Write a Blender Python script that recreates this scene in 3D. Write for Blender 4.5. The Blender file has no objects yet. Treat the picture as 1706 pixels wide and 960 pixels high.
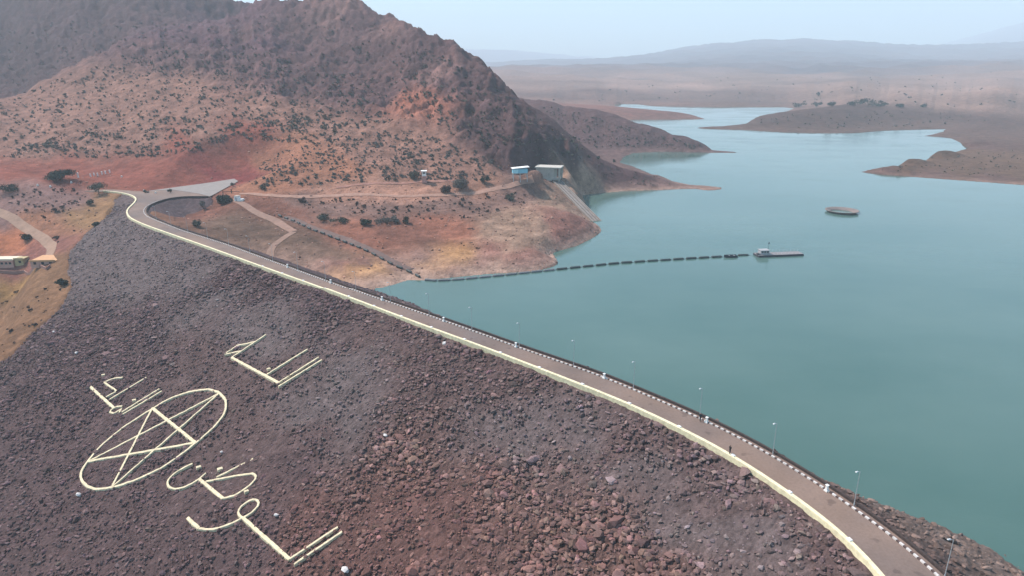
import bpy, math, random
import numpy as np
from mathutils import Vector, Matrix
rng = np.random.default_rng(7)
random.seed(7)
scene = bpy.context.scene
col = scene.collection
R_ = math.radians

# ------------------------------------------------------------------ camera model
F, CX, CY, VH, H = 1137.0, 853.0, 480.0, 105.0, 63.0
PITCH = math.atan((CY - VH) / F)
WZ = -12.0                                     # water level (crest road = 0)

def ray(u, v):
    u = np.asarray(u, float); v = np.asarray(v, float)
    a = (u - CX) / F; b = -(v - CY) / F
    return np.stack([a, math.cos(PITCH) + b * math.sin(PITCH), -math.sin(PITCH) + b * math.cos(PITCH)], -1)
def un(u, v, z):
    r = ray(u, v); t = (z - H) / r[..., 2]
    return np.stack([r[..., 0] * t, r[..., 1] * t], -1)
def aty(u, v, y):
    r = ray(u, v); t = y / r[..., 1]
    return r * t[..., None] + np.array([0, 0, H])
def proj(x, y, z):
    z = z - H
    d = y * math.cos(PITCH) - z * math.sin(PITCH); b = y * math.sin(PITCH) + z * math.cos(PITCH)
    return CX + F * x / d, CY - F * b / d, d

cam = bpy.data.cameras.new('camera'); camo = bpy.data.objects.new('camera', cam); col.objects.link(camo)
cam.sensor_width = 36.0; cam.lens = F / 1706.0 * 36.0; cam.clip_start = 0.5; cam.clip_end = 40000
camo.location = (0, 0, H); camo.rotation_euler = (math.pi / 2 - PITCH, 0, 0)
scene.camera = camo

# ------------------------------------------------------------------ noise
_perm = rng.permutation(4096)
def _hash(ix, iy, s):
    return _perm[(_perm[(ix + s * 131) & 4095] + iy) & 4095]
def perlin(x, y, s=0):
    ix = np.floor(x).astype(np.int64); iy = np.floor(y).astype(np.int64)
    fx = x - ix; fy = y - iy
    def g(dx, dy):
        h = _hash(ix + dx, iy + dy, s) * (2 * math.pi / 4096)
        return np.cos(h) * (fx - dx) + np.sin(h) * (fy - dy)
    ux = fx * fx * fx * (fx * (fx * 6 - 15) + 10); uy = fy * fy * fy * (fy * (fy * 6 - 15) + 10)
    a = g(0, 0) * (1 - ux) + g(1, 0) * ux; b = g(0, 1) * (1 - ux) + g(1, 1) * ux
    return (a * (1 - uy) + b * uy) * 1.5
def fbm(x, y, octv=4, s=0, gain=0.5, ridged=False):
    r = 0; amp = 1; tot = 0
    for o in range(octv):
        n = perlin(x * 2 ** o, y * 2 ** o, s + o)
        if ridged: n = 1 - 2 * np.abs(n)
        r = r + n * amp; tot += amp; amp *= gain
    return r / tot
def sstep(a, b, x):
    t = np.clip((x - a) / (b - a), 0, 1); return t * t * (3 - 2 * t)

def inpoly(px, py, poly):
    poly = np.asarray(poly, float); ins = np.zeros(px.shape, bool)
    x0, y0 = poly[-1]
    for x1, y1 in poly:
        if y1 != y0:
            c = ((y1 > py) != (y0 > py)) & (px < (x0 - x1) * (py - y1) / (y0 - y1) + x1)
            ins ^= c
        x0, y0 = x1, y1
    return ins
def polydist(px, py, pts, closed=False):
    pts = np.asarray(pts, float)
    if closed: pts = np.vstack([pts, pts[:1]])
    best = np.full(px.shape, 1e18)
    for (ax, ay), (bx, by) in zip(pts[:-1], pts[1:]):
        dx, dy = bx - ax, by - ay; L = dx * dx + dy * dy
        if L < 1e-12: continue
        t = np.clip(((px - ax) * dx + (py - ay) * dy) / L, 0, 1)
        d = (ax + t * dx - px) ** 2 + (ay + t * dy - py) ** 2
        np.minimum(best, d, out=best)
    return np.sqrt(best)
def resample(p, step):
    p = np.asarray(p, float); s = np.r_[0, np.cumsum(np.linalg.norm(np.diff(p, axis=0), axis=1))]
    n = max(2, int(round(s[-1] / step)) + 1); q = np.linspace(0, s[-1], n)
    return np.stack([np.interp(q, s, p[:, k]) for k in range(p.shape[1])], 1)
def smooth(p, n):
    p = np.array(p, float)
    for _ in range(n):
        q = p.copy(); q[1:-1] = 0.25 * p[:-2] + 0.5 * p[1:-1] + 0.25 * p[2:]; p = q
    return p
def offset(p, d):                              # positive = right of travel
    t = np.gradient(p, axis=0); t /= np.linalg.norm(t, axis=1)[:, None]
    return p + d * np.stack([t[:, 1], -t[:, 0]], 1)

# ------------------------------------------------------------------ materials
def mat(name):
    m = bpy.data.materials.new(name); m.use_nodes = True
    nt = m.node_tree; b = nt.nodes['Principled BSDF']
    b.inputs['Roughness'].default_value = 0.9
    b.inputs['Specular IOR Level'].default_value = 0.25
    return m, nt, b
def noise_node(nt, scale, detail=4, rough=0.55, dim='3D', vec=None):
    n = nt.nodes.new('ShaderNodeTexNoise'); n.inputs['Scale'].default_value = scale
    n.inputs['Detail'].default_value = detail; n.inputs['Roughness'].default_value = rough
    if vec is not None: nt.links.new(vec, n.inputs['Vector'])
    return n
def ramp(nt, src, lo, hi, c0, c1):
    r = nt.nodes.new('ShaderNodeValToRGB'); e = r.color_ramp.elements
    e[0].position = lo; e[1].position = hi; e[0].color = (*c0, 1); e[1].color = (*c1, 1)
    nt.links.new(src, r.inputs['Fac']); return r.outputs['Color']
def mult(nt, a, b, fac=1.0):
    m = nt.nodes.new('ShaderNodeMix'); m.data_type = 'RGBA'; m.blend_type = 'MULTIPLY'
    m.inputs[0].default_value = fac; nt.links.new(a, m.inputs[6]); nt.links.new(b, m.inputs[7]); return m.outputs[2]
def simple(name, c, rough=0.8, var=0.25, scale=3.0, metal=0.0, bump=0.0):
    m, nt, b = mat(name)
    tc = nt.nodes.new('ShaderNodeTexCoord')
    n = noise_node(nt, scale, 5, 0.6, vec=tc.outputs['Object'])
    lo = tuple(x * (1 - var) for x in c); hi = tuple(min(1, x * (1 + var)) for x in c)
    nt.links.new(ramp(nt, n.outputs['Fac'], 0.3, 0.7, lo, hi), b.inputs['Base Color'])
    b.inputs['Roughness'].default_value = rough; b.inputs['Metallic'].default_value = metal
    if bump:
        bp = nt.nodes.new('ShaderNodeBump'); bp.inputs['Distance'].default_value = bump
        nt.links.new(n.outputs['Fac'], bp.inputs['Height']); nt.links.new(bp.outputs[0], b.inputs['Normal'])
    return m
def attr_mat(name, layers, bumps, rough=0.95, tint=(.93, .745, .69)):
    """vertex albedo x procedural grain; layers = (scale, lo, hi), bumps = (scale, distance)"""
    m, nt, b = mat(name)
    at = nt.nodes.new('ShaderNodeAttribute'); at.attribute_name = 'albedo'
    ge = nt.nodes.new('ShaderNodeNewGeometry'); c = at.outputs['Color']
    tn_ = nt.nodes.new('ShaderNodeRGB'); tn_.outputs[0].default_value = (*tint, 1); c = mult(nt, c, tn_.outputs[0])
    for sc, lo, hi in layers:
        n = noise_node(nt, sc, 5, 0.65, vec=ge.outputs['Position'])
        c = mult(nt, c, ramp(nt, n.outputs['Fac'], 0.32, 0.68, (lo,) * 3, (hi,) * 3))
    nt.links.new(c, b.inputs['Base Color']); prev = None
    for sc, dist in bumps:
        n = noise_node(nt, sc, 6, 0.65, vec=ge.outputs['Position'])
        bp = nt.nodes.new('ShaderNodeBump'); bp.inputs['Distance'].default_value = dist
        nt.links.new(n.outputs['Fac'], bp.inputs['Height'])
        if prev is not None: nt.links.new(prev, bp.inputs['Normal'])
        prev = bp.outputs[0]
    if prev is not None: nt.links.new(prev, b.inputs['Normal'])
    b.inputs['Roughness'].default_value = rough; b.inputs['Specular IOR Level'].default_value = 0.1
    return m

# ------------------------------------------------------------------ mesh helpers
def new_obj(name, me, parent=None, m=None):
    o = bpy.data.objects.new(name, me); col.objects.link(o)
    if m is not None and len(me.materials) == 0: me.materials.append(m)
    if parent is not None: o.parent = parent
    return o
def big_mesh(name, verts, faces, m, albedo=None, smooth_=False):
    """verts (N,3), faces (M,k) numpy"""
    verts = np.ascontiguousarray(verts, np.float32); faces = np.ascontiguousarray(faces, np.int32)
    me = bpy.data.meshes.new(name); k = faces.shape[1]
    me.vertices.add(len(verts)); me.vertices.foreach_set('co', verts.ravel())
    me.loops.add(faces.size); me.loops.foreach_set('vertex_index', faces.ravel())
    me.polygons.add(len(faces)); me.polygons.foreach_set('loop_start', np.arange(0, faces.size, k, dtype=np.int32))
    me.polygons.foreach_set('loop_total', np.full(len(faces), k, np.int32))
    me.update(calc_edges=True)
    if albedo is not None:
        a = me.attributes.new('albedo', 'FLOAT_COLOR', 'POINT')
        c = np.ones((len(verts), 4), np.float32); c[:, :3] = albedo; a.data.foreach_set('color', c.ravel())
    me.polygons.foreach_set('use_smooth', np.full(len(faces), bool(smooth_)))
    return new_obj(name, me, None, m)
class MB:
    def __init__(s): s.v = []; s.f = []
    def add(s, v, f):
        n = len(s.v); s.v += [tuple(map(float, p)) for p in v]; s.f += [tuple(i + n for i in q) for q in f]; return s
    def box(s, c, size, rz=0.0, taper=1.0, bev=0.0):
        hx, hy, hz = size[0] / 2, size[1] / 2, size[2] / 2
        if bev <= 0:
            pts = [(sx * hx * (taper if sz > 0 else 1), sy * hy * (taper if sz > 0 else 1), sz * hz) for sz in (-1, 1) for sx, sy in ((-1, -1), (1, -1), (1, 1), (-1, 1))]
            fs = [(3, 2, 1, 0), (4, 5, 6, 7), (0, 1, 5, 4), (1, 2, 6, 5), (2, 3, 7, 6), (3, 0, 4, 7)]
        else:
            pts = []
            for z, k in ((-hz, bev), (-hz + bev, 0), (hz - bev, 0), (hz, bev)):
                t = taper if z > 0 else 1
                for sx, sy in ((-1, -1), (1, -1), (1, 1), (-1, 1)):
                    pts.append((sx * (hx * t - k), sy * (hy * t - k), z))
            fs = [(3, 2, 1, 0), (12, 13, 14, 15)]
            for l in range(3):
                for i in range(4):
                    j = (i + 1) % 4; fs.append((l * 4 + i, l * 4 + j, l * 4 + 4 + j, l * 4 + 4 + i))
        cs, sn = math.cos(rz), math.sin(rz)
        return s.add([(c[0] + x * cs - y * sn, c[1] + x * sn + y * cs, c[2] + z) for x, y, z in pts], fs)
    def tube(s, p0, p1, r0, r1=None, n=8):
        r1 = r0 if r1 is None else r1
        p0, p1 = Vector(p0), Vector(p1); d = (p1 - p0).normalized()
        a = d.orthogonal().normalized(); b = d.cross(a); v = []
        for p, r in ((p0, r0), (p1, r1)):
            for i in range(n):
                t = 2 * math.pi * i / n; v.append(p + a * r * math.cos(t) + b * r * math.sin(t))
        f = [(i, (i + 1) % n, n + (i + 1) % n, n + i) for i in range(n)] + [tuple(range(n - 1, -1, -1)), tuple(range(n, 2 * n))]
        return s.add(v, f)
    def lathe(s, prof, n=24, c=(0, 0, 0)):
        v = []; f = []
        for r, z in prof:
            for i in range(n):
                t = 2 * math.pi * i / n; v.append((c[0] + r * math.cos(t), c[1] + r * math.sin(t), c[2] + z))
        for k in range(len(prof) - 1):
            for i in range(n):
                j = (i + 1) % n; f.append((k * n + i, k * n + j, k * n + n + j, k * n + n + i))
        return s.add(v, f)
    def sweep(s, pts, prof, nrm_off=None):
        """profile (offset, z) closed loop swept along pts (N,3); offset to the right of travel"""
        pts = np.asarray(pts, float); t = np.gradient(pts[:, :2], axis=0); t /= np.linalg.norm(t, axis=1)[:, None]
        rt = np.stack([t[:, 1], -t[:, 0]], 1); k = len(prof); v = []; f = []
        for p, r in zip(pts, rt):
            for o, z in prof: v.append((p[0] + r[0] * o, p[1] + r[1] * o, p[2] + z))
        for i in range(len(pts) - 1):
            for j in range(k):
                q = (j + 1) % k; f.append((i * k + j, i * k + q, i * k + k + q, i * k + k + j))
        f.append(tuple(range(k - 1, -1, -1))); f.append(tuple(len(v) - k + j for j in range(k)))
        return s.add(v, f)
    def mesh(s, name):
        me = bpy.data.meshes.new(name); me.from_pydata(s.v, [], s.f); me.update()
        import bmesh
        bm = bmesh.new(); bm.from_mesh(me); bmesh.ops.recalc_face_normals(bm, faces=bm.faces); bm.to_mesh(me); bm.free()
        return me
    def obj(s, name, m, parent=None): return new_obj(name, s.mesh(name), parent, m)
def tag(o, label=None, cat=None, group=None, kind=None):
    if label: o['label'] = label
    if cat: o['category'] = cat
    if group: o['group'] = group
    if kind: o['kind'] = kind
    return o
def thing(name, loc, label, cat, rz=0.0, group=None):
    o = bpy.data.objects.new(name, None); col.objects.link(o); o.empty_display_size = 0.3
    o.location = loc; o.rotation_euler = (0, 0, rz); return tag(o, label, cat, group)
def dup(root, loc=None, rz=None, label=None, sc=None):
    c = root.copy(); col.objects.link(c)
    if loc is not None: c.location = loc
    if rz is not None: c.rotation_euler = (0, 0, rz)
    if label: c['label'] = label
    if sc is not None: c.scale = sc
    for ch in [o for o in col.objects if o.parent is root]:
        d = ch.copy(); col.objects.link(d); d.parent = c
        for g in [o for o in col.objects if o.parent is ch]:
            e = g.copy(); col.objects.link(e); e.parent = d
    return c
def srgb(r, g, b, k=1.0):
    f = lambda c: ((c / 255 + 0.055) / 1.055) ** 2.4 if c > 10 else c / 255 / 12.92
    return np.array([f(r) * k, f(g) * k, f(b) * k])

# ------------------------------------------------------------------ dam crest lines (plan)
Lpx = np.array([(173,318),(206,321),(222,326),(229,330.5),(225,337.5),(213,348),(210.5,354),(216.6,363.5),(243.7,375.7),(298,394.7),(352,413.6),(430,442),(532.5,478.6),(600,504),(697.5,541),(816.6,584.4),(965.5,642),(1045,673.7),(1130,713.7),(1215,757.5),(1305,816),(1397.6,884),(1433,916),(1471,960)])
Rpx = np.array([(349,327),(320,326.5),(298,327),(278,330),(260,335),(247,341),(239,347),(237.5,353.5),(243.7,360.8),(298,382.5),(379,408),(430,427),(600,489),(708,525.6),(816.6,563.5),(860,579.8),(1009,631),(1057.5,652.5),(1117.5,677.5),(1180,705),(1250,741),(1305,772.5),(1359.5,806.6),(1423.7,849.5),(1490,898),(1528.5,928),(1564,960)])
Lw = np.vstack([un(Lpx[:, 0], Lpx[:, 1], 0), [(48.3, 60), (46.5, 45), (42, 25), (35, 0), (25, -30)]])
Rw = np.vstack([un(Rpx[:, 0], Rpx[:, 1], 0), [(56, 60), (54.3, 45), (50, 25), (43, 0), (33, -30)]])
Lc = smooth(resample(Lw, 2.0), 14); Rc = smooth(resample(Rw, 2.0), 14)
SL, SU = 0.40, 0.50
Lthin = resample(Lc, 5.0); Rthin = resample(Rc, 5.0)
# slope of the downstream face: distance to the kerb line
def dsz(x, y): return -0.45 - SL * np.maximum(polydist(x, y, Lthin) - 0.6, 0)
def usz(x, y):
    d = np.maximum(polydist(x, y, Rthin) - 2.4, 0); far_ = sstep(150, 215, y)
    bench = .335 + .465 * sstep(92, 120, y)
    return -0.40 - (np.minimum(d, 7) * .80 + np.maximum(d - 7, 0) * bench) * (1 - far_) - SU * d * far_
def onslope(u, v):
    """pixel -> point on the downstream face"""
    u = np.atleast_1d(np.asarray(u, float)); v = np.atleast_1d(np.asarray(v, float)); r = ray(u, v)
    lo = (1.5 - H) / r[:, 2]; hi = (-95 - H) / r[:, 2]
    for t in np.linspace(0, 1, 160)[1:]:
        pass
    T = lo[:, None] + (hi - lo)[:, None] * np.linspace(0, 1, 240)[None]
    X = r[:, 0:1] * T; Y = r[:, 1:2] * T; Z = H + r[:, 2:3] * T
    D = Z - dsz(X.ravel(), Y.ravel()).reshape(X.shape)
    k = np.argmax(D < 0, axis=1); k = np.maximum(k, 1); i = np.arange(len(u))
    d0, d1 = D[i, k - 1], D[i, k]; t = T[i, k - 1] + (T[i, k] - T[i, k - 1]) * d0 / (d0 - d1 + 1e-12)
    return np.stack([r[:, 0] * t, r[:, 1] * t, H + r[:, 2] * t], 1)

toe_px = np.array([(173,319),(188,334),(192,336.5),(173,363.5),(143.5,388),(116,418),(112,452),(118,468),(119,478),(105.6,506.6),(92,523),(48.7,561),(19,593),(0,607),(-60,650),(-160,720)])
toe = onslope(toe_px[:, 0], toe_px[:, 1]); toe[0, 2] = toe[1, 2] = -0.3

# ------------------------------------------------------------------ water outline (pixels on the water plane)
WP = [(600,497),(628,481),(640,478),(660,473),(681,466),(703,467),(735,464),(768,460.6),(830,455),(870,452.5),(898,450),(926,442),(930,434),(922,421),(940,415),(960,409.5),(980,400),(992,393),(1001,386),(1001,380),(992,371),(978,348),(960,327),(975,324),(998,321.5),(1052,317.5),(1100,316),(1130,314.8),(1160,314.5),(1180,317),(1203,315),(1204,312),(1180,309),(1150,307),(1120,301),(1088,290),(1054,276),(1033,270.6),(1038,262),(1054.5,254.5),(1100,252.5),(1140,253),(1190,254),(1228,254),(1226,252.5),(1180,249),(1140,244),(1080,234),(1050,222),(1030,212),(1015,203),(1048,199),(1090,199),(1140,198.5),(1175,198),(1172,196.5),(1140,190),(1100,186),(1060,181),(1030,178.5),(1024,174),(1036,172.5),(1060,173),(1090,176.5),(1136,177.5),(1200,178),(1303,178),(1322,180),(1290,194),(1240,206),(1200,210),(1158,212.5),(1180,214.5),(1236,216),(1303,220),(1370,221.5),(1420,221.5),(1470,217.5),(1530,215.5),(1575,214.5),(1570,219),(1550,224),(1538,226),(1560,227.5),(1584,230),(1599,237),(1614,246),(1600,250),(1573,258),(1530,270),(1483,281),(1433,286),(1455,289),(1480,291.5),(1530,295),(1570,298),(1640,303),(1704,308),(1850,320),(2100,345),(2600,420),(4000,520),(4000,3000),(700,3000),(640,700)]
WP = np.array(WP, float); WPw = un(WP[:, 0], WP[:, 1], WZ)
WPw[-3:] = [(400, 30), (60, -80), (-30, 130)]; WPw[-4] = (700, 160)
def logp(xy): return np.stack([xy[..., 0] / xy[..., 1], np.log(xy[..., 1])], -1)
WPl = logp(np.where(np.stack([WPw[:, 1]] * 2, 1) > 5, WPw, np.stack([WPw[:, 0], np.full(len(WPw), 5.0)], 1)))

# ------------------------------------------------------------------ terrain control points
CP = []                                        # x, y, z
def cz(z, *uv):
    for u, v in uv: p = un(u, v, z); CP.append((p[0], p[1], z))
def cyy(*uvy):
    for u, v, y in uvy: CP.append(tuple(aty(u, v, np.float64(y))))
def cxyz(*p): CP.extend(p)
for p in toe[2:]: CP.append(tuple(p))
for p in WPw[:-5]: CP.append((p[0], p[1], WZ))
# water interior
for u, v in [(1200,600),(900,520),(800,490),(1400,420),(1200,400),(1100,370),(1500,500),(1050,400),(1150,330),(1300,300),(1300,260),(1150,275),(1350,235),(1480,250),(1200,230),(1100,212),(1250,190),(1560,330),(1700,420),(1600,600),(720,480),(940,426),(1160,182)]:
    p = un(u, v, WZ); CP.append((p[0], p[1], WZ - 4 - 0.012 * p[1]))
# beneath the dam
for s in (0.35, 0.5, 0.65, 0.8):
    p = Lc[int(len(Lc) * s)]; cxyz((p[0] - 8, p[1] - 8, -25), (p[0] + 15, p[1] + 12, -22))
cxyz((-60, 120, -55), (-120, 170, -45), (-20, 80, -60), (60, 70, -40), (-150, 90, -75))
# abutment and junction
cz(0, (173,316),(210,322),(250,322),(300,318),(350,314),(385,303),(340,322),(395,318),(130,318),(225,345))
# upstream land beside the dam
cz(-6, (300,362),(285,350)); cz(-4, (345,348)); cz(-6, (400,375)); cz(-7.2, (450,398)); cz(-8.5, (500,420)); cz(-9.7, (550,447))
cz(-11, (600,472)); cz(-6.5, (500,392),(430,372)); cz(-7.5, (560,407)); cz(-5, (600,383)); cz(-3.5, (650,366),(560,362)); cz(-6, (700,384)); cz(-7, (760,402))
cz(-9, (820,424)); cz(-5, (850,382)); cz(-7.5, (900,402)); cz(-2.5, (940,352)); cz(-7, (965,375)); cz(-10.8, (700,447)); cz(-10, (760,443)); cz(-9, (640,432))
cz(-10, (860,440)); cz(-2, (400,345),(450,345),(520,347)); cz(-1, (620,342),(720,342)); cz(-1.5, (800,345),(860,338)); cz(0, (900,318)); cz(-8.5, (980,378))
cz(0.3, (430,325),(478,327),(560,326)); cz(0.8, (668,327),(740,325)); cz(1.2, (800,320)); cz(2.0, (870,303),(905,298)); cz(2.0, (925,299))
cz(-1, (945,318)); cz(-4, (962,322))
# mountain columns (u, v, distance)
cyy((60,306,352),(60,288,385),(60,255,425),(60,215,465),(60,180,520),(60,152,560),
    (-150,300,352),(-150,250,425),(-150,200,490),(-150,170,560),
    (150,306,358),(150,290,388),(150,260,420),(150,220,455),(150,180,505),(150,140,560),
    (250,308,360),(250,285,388),(250,250,422),(250,200,470),(250,150,530),(250,110,585),
    (350,300,366),(350,270,392),(350,240,420),(350,200,462),(350,150,522),(350,100,590),
    (420,290,370),(420,250,410),(420,200,460),(420,150,520),(420,100,588),(420,60,650),
    (500,300,356),(500,280,372),(500,250,404),(500,200,455),(500,150,515),(500,100,580),(500,50,655),
    (580,300,352),(580,280,368),(580,250,400),(580,200,450),(580,150,505),(580,100,570),(580,50,635),
    (660,305,349),(660,280,364),(660,250,394),(660,200,440),(660,150,492),(660,100,552),
    (740,300,352),(740,280,366),(740,250,392),(740,200,435),(740,150,485),
    (820,300,351),(820,280,364),(820,250,388),(820,200,432),
    (890,280,362),(890,250,388),(890,215,425),(950,285,396),(950,255,424),(975,295,412),(1000,303,421),(1000,285,434),(1050,304,432),(1050,291,442),(1100,306,434),(1150,310,434))
# foothill crest on the left and the gully behind it
fh = [(-200,190,600),(-80,175,585),(0,163,572),(70,138,585),(140,112,602),(200,86,632),(260,68,660)]
cyy(*fh)
for u, v, y in fh[:5]: cyy((u, v + 10, y * 1.08))
cyy((320,64,672),(370,58,690))
# main skyline
sk = [(420,21,735),(455,7,735),(490,6,732),(520,2,720),(555,-3,705),(592,-1,692),(640,28,655),(700,60,605),(750,88,570),(800,115,535),(840,143,505),(880,170,478),(930,206,470),(965,240,456),(990,266,446)]
cyy(*sk)
for u, v, y in sk: cyy((u + 10, v + 35 + 0.05 * y, y * 1.13))
# back of the mountain
cyy((700,215,800),(850,235,640),(600,180,900),(930,262,520),(960,268,500),(780,225,720))
# far left mountain
cyy((-200,150,740),(0,148,690),(0,80,790),(0,0,900),(0,-120,1080),(150,92,730),(150,30,820),(150,-60,980),(-200,0,960),(-200,-150,1200),
    (240,60,730),(280,38,790),(300,12,850),(330,-6,900),(300,-20,930),(340,0,905),(365,8,895),(400,18,880),(430,34,870),(470,60,900),(540,110,950),
    (250,-50,1040),(300,60,1600),(0,20,1900),(500,110,1500),(-200,20,2200))
# second hill
h2 = [(850,160,770),(877,164,765),(907,165,755),(934,174,735),(984,184,715),(1038,196,695),(1078,208,675),(1111,219,658),(1140,227,645),(1180,239,632)]
cyy(*h2); cyy((960,215,668),(1000,225,655),(1050,232,640),(1100,241,630),(960,252,590),(1010,255,592),(900,200,690))
for u, v, y in h2[:-2]: cyy((u, v + 16, y * 1.10))
# low island, far pens and plains
cyy((964,174,1120),(1000,184,1040),(1000,176,1110),(1050,181,1075),(1090,183.5,1060),(1130,187,1045),(1150,191,1035),(1060,191,1010),(1120,194,1010))
cyy((1290,189,960),(1340,182,985),(1400,175,1030),(1450,174,1050),(1500,176,1060),(1380,205,860),(1320,205,860),(1440,200,900),(1500,195,940),(1250,205,880),(1560,190,985),(1620,185,1020),(1700,178,1080),(1850,170,1150))
cyy((1600,215,815),(1650,222,775),(1700,225,760),(1700,205,880),(1650,205,880),(1620,235,690),(1700,240,680),(1614,241,652),(1574,250,588),(1523,262.5,538),(1483,275.5,503),(1560,272,535),(1620,262,580),(1700,255,620),(1700,280,520),(1620,285,505),(1560,285,500),(1850,250,640),(2100,240,700),(1850,285,500))
cyy((1030,168,1360),(1100,170,1400),(1200,171,1420),(1300,170,1400),(950,168,1350),(880,165,1300),(1100,155,1700),(1200,150,1750),(1300,145,1700),(1000,150,1700),(900,150,1650),
    (1100,135,2200),(1300,128,2200),(1500,140,1700),(1500,128,2200),(1650,130,1900),(1650,115,2300),(1400,150,1500),(1600,150,1500),(1700,150,1350),(900,130,2100),(900,112,3200),(1000,112,3200),(1800,120,2000),(1850,150,1400))
far = [(900,101,6200),(960,100,6200),(1010,99,6200),(1064,96,6200),(1100,88,6200),(1138,80,6200),(1200,73,6200),(1253,68.5,6200),(1290,66,6200),(1353,66.5,6200),(1420,70,6200),(1470,73,6200),(1537,79.5,6200),(1604,77,6200),(1704,71,6200),(1850,66,6200),(2100,70,6200)]
cyy(*far)
for u, v, y in far: cyy((u, v + 10, 7400.)); cyy((u, min(v + 22, 114), 4300.))
cyy((770,88,10400),(837,84,10400),(904,94,10400),(980,104,10400),(1300,95,10400),(1560,90,10400),(1640,62,10400),(1704,39,10400),(1800,20,10400),(600,90,10400),(300,90,10400),(0,90,10400),(700,120,5000),(500,110,5000),(200,100,5000),(-300,90,5000),(-300,80,10400),(2100,60,10400))
# left ground (downstream)
for u in (40, -80, -260):
    for v, z in [(330,-1.5),(350,-5),(375,-10),(400,-14),(425,-18),(445,-21)]: cz(z + (0 if u > 0 else -1), (u, v))
cz(-25, (60,470),(0,470),(-150,475)); cz(-30, (60,505),(-50,505),(-250,510)); cz(-36, (20,550),(-80,560)); cz(-42, (-60,610))
cz(-60, (-400,900),(-700,700)); cz(-6, (120,360)); cz(-3, (140,340))
CP = np.array(CP, float)
CP = CP[CP[:, 1] > 20]
cl = logp(CP[:, :2]); ch = (CP[:, 2] - WZ) / CP[:, 1]
_, ui = np.unique(np.round(cl, 3), axis=0, return_index=True); cl = cl[ui]; ch = ch[ui]
def tps_fit(P, w, lam):
    n = len(P); d = ((P[:, None] - P[None]) ** 2).sum(-1); K = 0.5 * d * np.log(d + 1e-12)
    K[np.arange(n), np.arange(n)] = lam
    Q = np.c_[np.ones(n), P]; A = np.block([[K, Q], [Q.T, np.zeros((3, 3))]])
    return np.linalg.solve(A, np.r_[w, np.zeros(3)])
def tps_eval(P, c, X):
    out = np.empty(len(X))
    for i in range(0, len(X), 8000):
        x = X[i:i + 8000]; d = ((x[:, None] - P[None]) ** 2).sum(-1)
        out[i:i + 8000] = (0.5 * d * np.log(d + 1e-12)) @ c[:-3] + c[-3] + x @ c[-2:]
    return out
NA, NL = 961, 1001
A0, A1, L0, L1 = -1.25, 1.25, math.log(62.0), math.log(11500.0)
ga = np.linspace(A0, A1, NA)
# finer columns inside the view
gl = np.linspace(L0, L1, NL)
ca = np.linspace(A0, A1, (NA - 1) // 4 + 1); clg = np.linspace(L0, L1, (NL - 1) // 4 + 1)
cA, cL = np.meshgrid(ca, clg)
coef = tps_fit(cl, ch, 2e-5)
hc = tps_eval(cl, coef, np.stack([cA.ravel(), cL.ravel()], 1)).reshape(cA.shape)
def up4(g):
    def cub(g):
        n = g.shape[0]; p = np.vstack([2 * g[0] - g[1], g, 2 * g[-1] - g[-2]])
        o = np.empty(((n - 1) * 4 + 1, g.shape[1]))
        for k in range(4):
            t = k / 4; a, b, c, d = p[0:n - 1], p[1:n], p[2:n + 1], p[3:n + 2]
            o[k:-1:4] = b + 0.5 * t * (c - a + t * (2 * a - 5 * b + 4 * c - d + t * (3 * (b - c) + d - a)))
        o[-1] = g[-1]; return o
    return cub(cub(g).T).T
hg = up4(hc)
GA, GL = np.meshgrid(ga, gl); GY = np.exp(GL); GX = GA * GY
hg = hg * GY
# --- soil colour + ruggedness from control points: u, v, distance-or-None, sRGB, ruggedness
CC = []
def cc(rgb, rug, *uv, k=1.0):
    c = srgb(*rgb, k)
    for u, v in uv: CC.append((u, v, *c, rug))
red = (150,98,84); scrub = (140,116,104); rock = (113,95,98); orange = (156,120,98); beige = (146,130,114); yel = (200,164,104); pale = (172,156,138); grey = (140,122,114); tan = (172,142,124)
cc(red, .25, (60,285),(120,278),(160,295),(200,290),(240,285),(260,302),(300,285),(330,280),(370,255),(390,250),(20,290),(100,303),(220,300),(420,215),(300,235), k=0.85)
cc((128,72,70), .2, (335,292),(350,288),(400,270),(370,282),(395,255),(410,280),(360,268))  # shaded right-facing side of the red cut, its shade painted into the albedo
cc(orange, .3, (440,285),(480,275),(430,250),(470,300),(520,270),(410,312),(450,315),(560,280),(500,240))
cc(scrub, .6, (60,215),(140,210),(240,200),(330,190),(60,250),(150,240),(250,235),(330,225),(430,190),(500,200),(560,220),(620,260),(700,270),(620,225),(780,280),(700,240),(100,180),(200,150),(300,150), k=1.12)
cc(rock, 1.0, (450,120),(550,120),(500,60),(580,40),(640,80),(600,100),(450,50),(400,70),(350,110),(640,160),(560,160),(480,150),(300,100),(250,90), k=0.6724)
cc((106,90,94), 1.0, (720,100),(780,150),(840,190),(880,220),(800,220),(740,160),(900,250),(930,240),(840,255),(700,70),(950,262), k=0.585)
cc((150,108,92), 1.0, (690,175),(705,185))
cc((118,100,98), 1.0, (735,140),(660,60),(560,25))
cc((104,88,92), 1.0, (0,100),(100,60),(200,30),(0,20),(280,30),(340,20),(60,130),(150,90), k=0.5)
cc((142,108,94), .2, (440,338),(460,345),(480,352),(350,350),(330,352),(660,395),(640,385),(600,400),(700,390), k=0.8)
cc((154,114,96), .2, (620,400),(590,385),(720,370),(760,385),(660,410), k=0.9)
cc(beige, .2, (480,420),(430,395),(400,380),(520,430),(450,375),(560,430),(500,405),(380,370), k=0.528)
cc((140,112,104), .2, (560,440),(610,440),(700,430),(660,440),(760,455),(800,440),(540,445), k=0.8)
cc(yel, .1, (600,456),(640,446),(580,461),(560,466),(740,436),(710,440),(770,430),(620,452), k=0.8)
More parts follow.
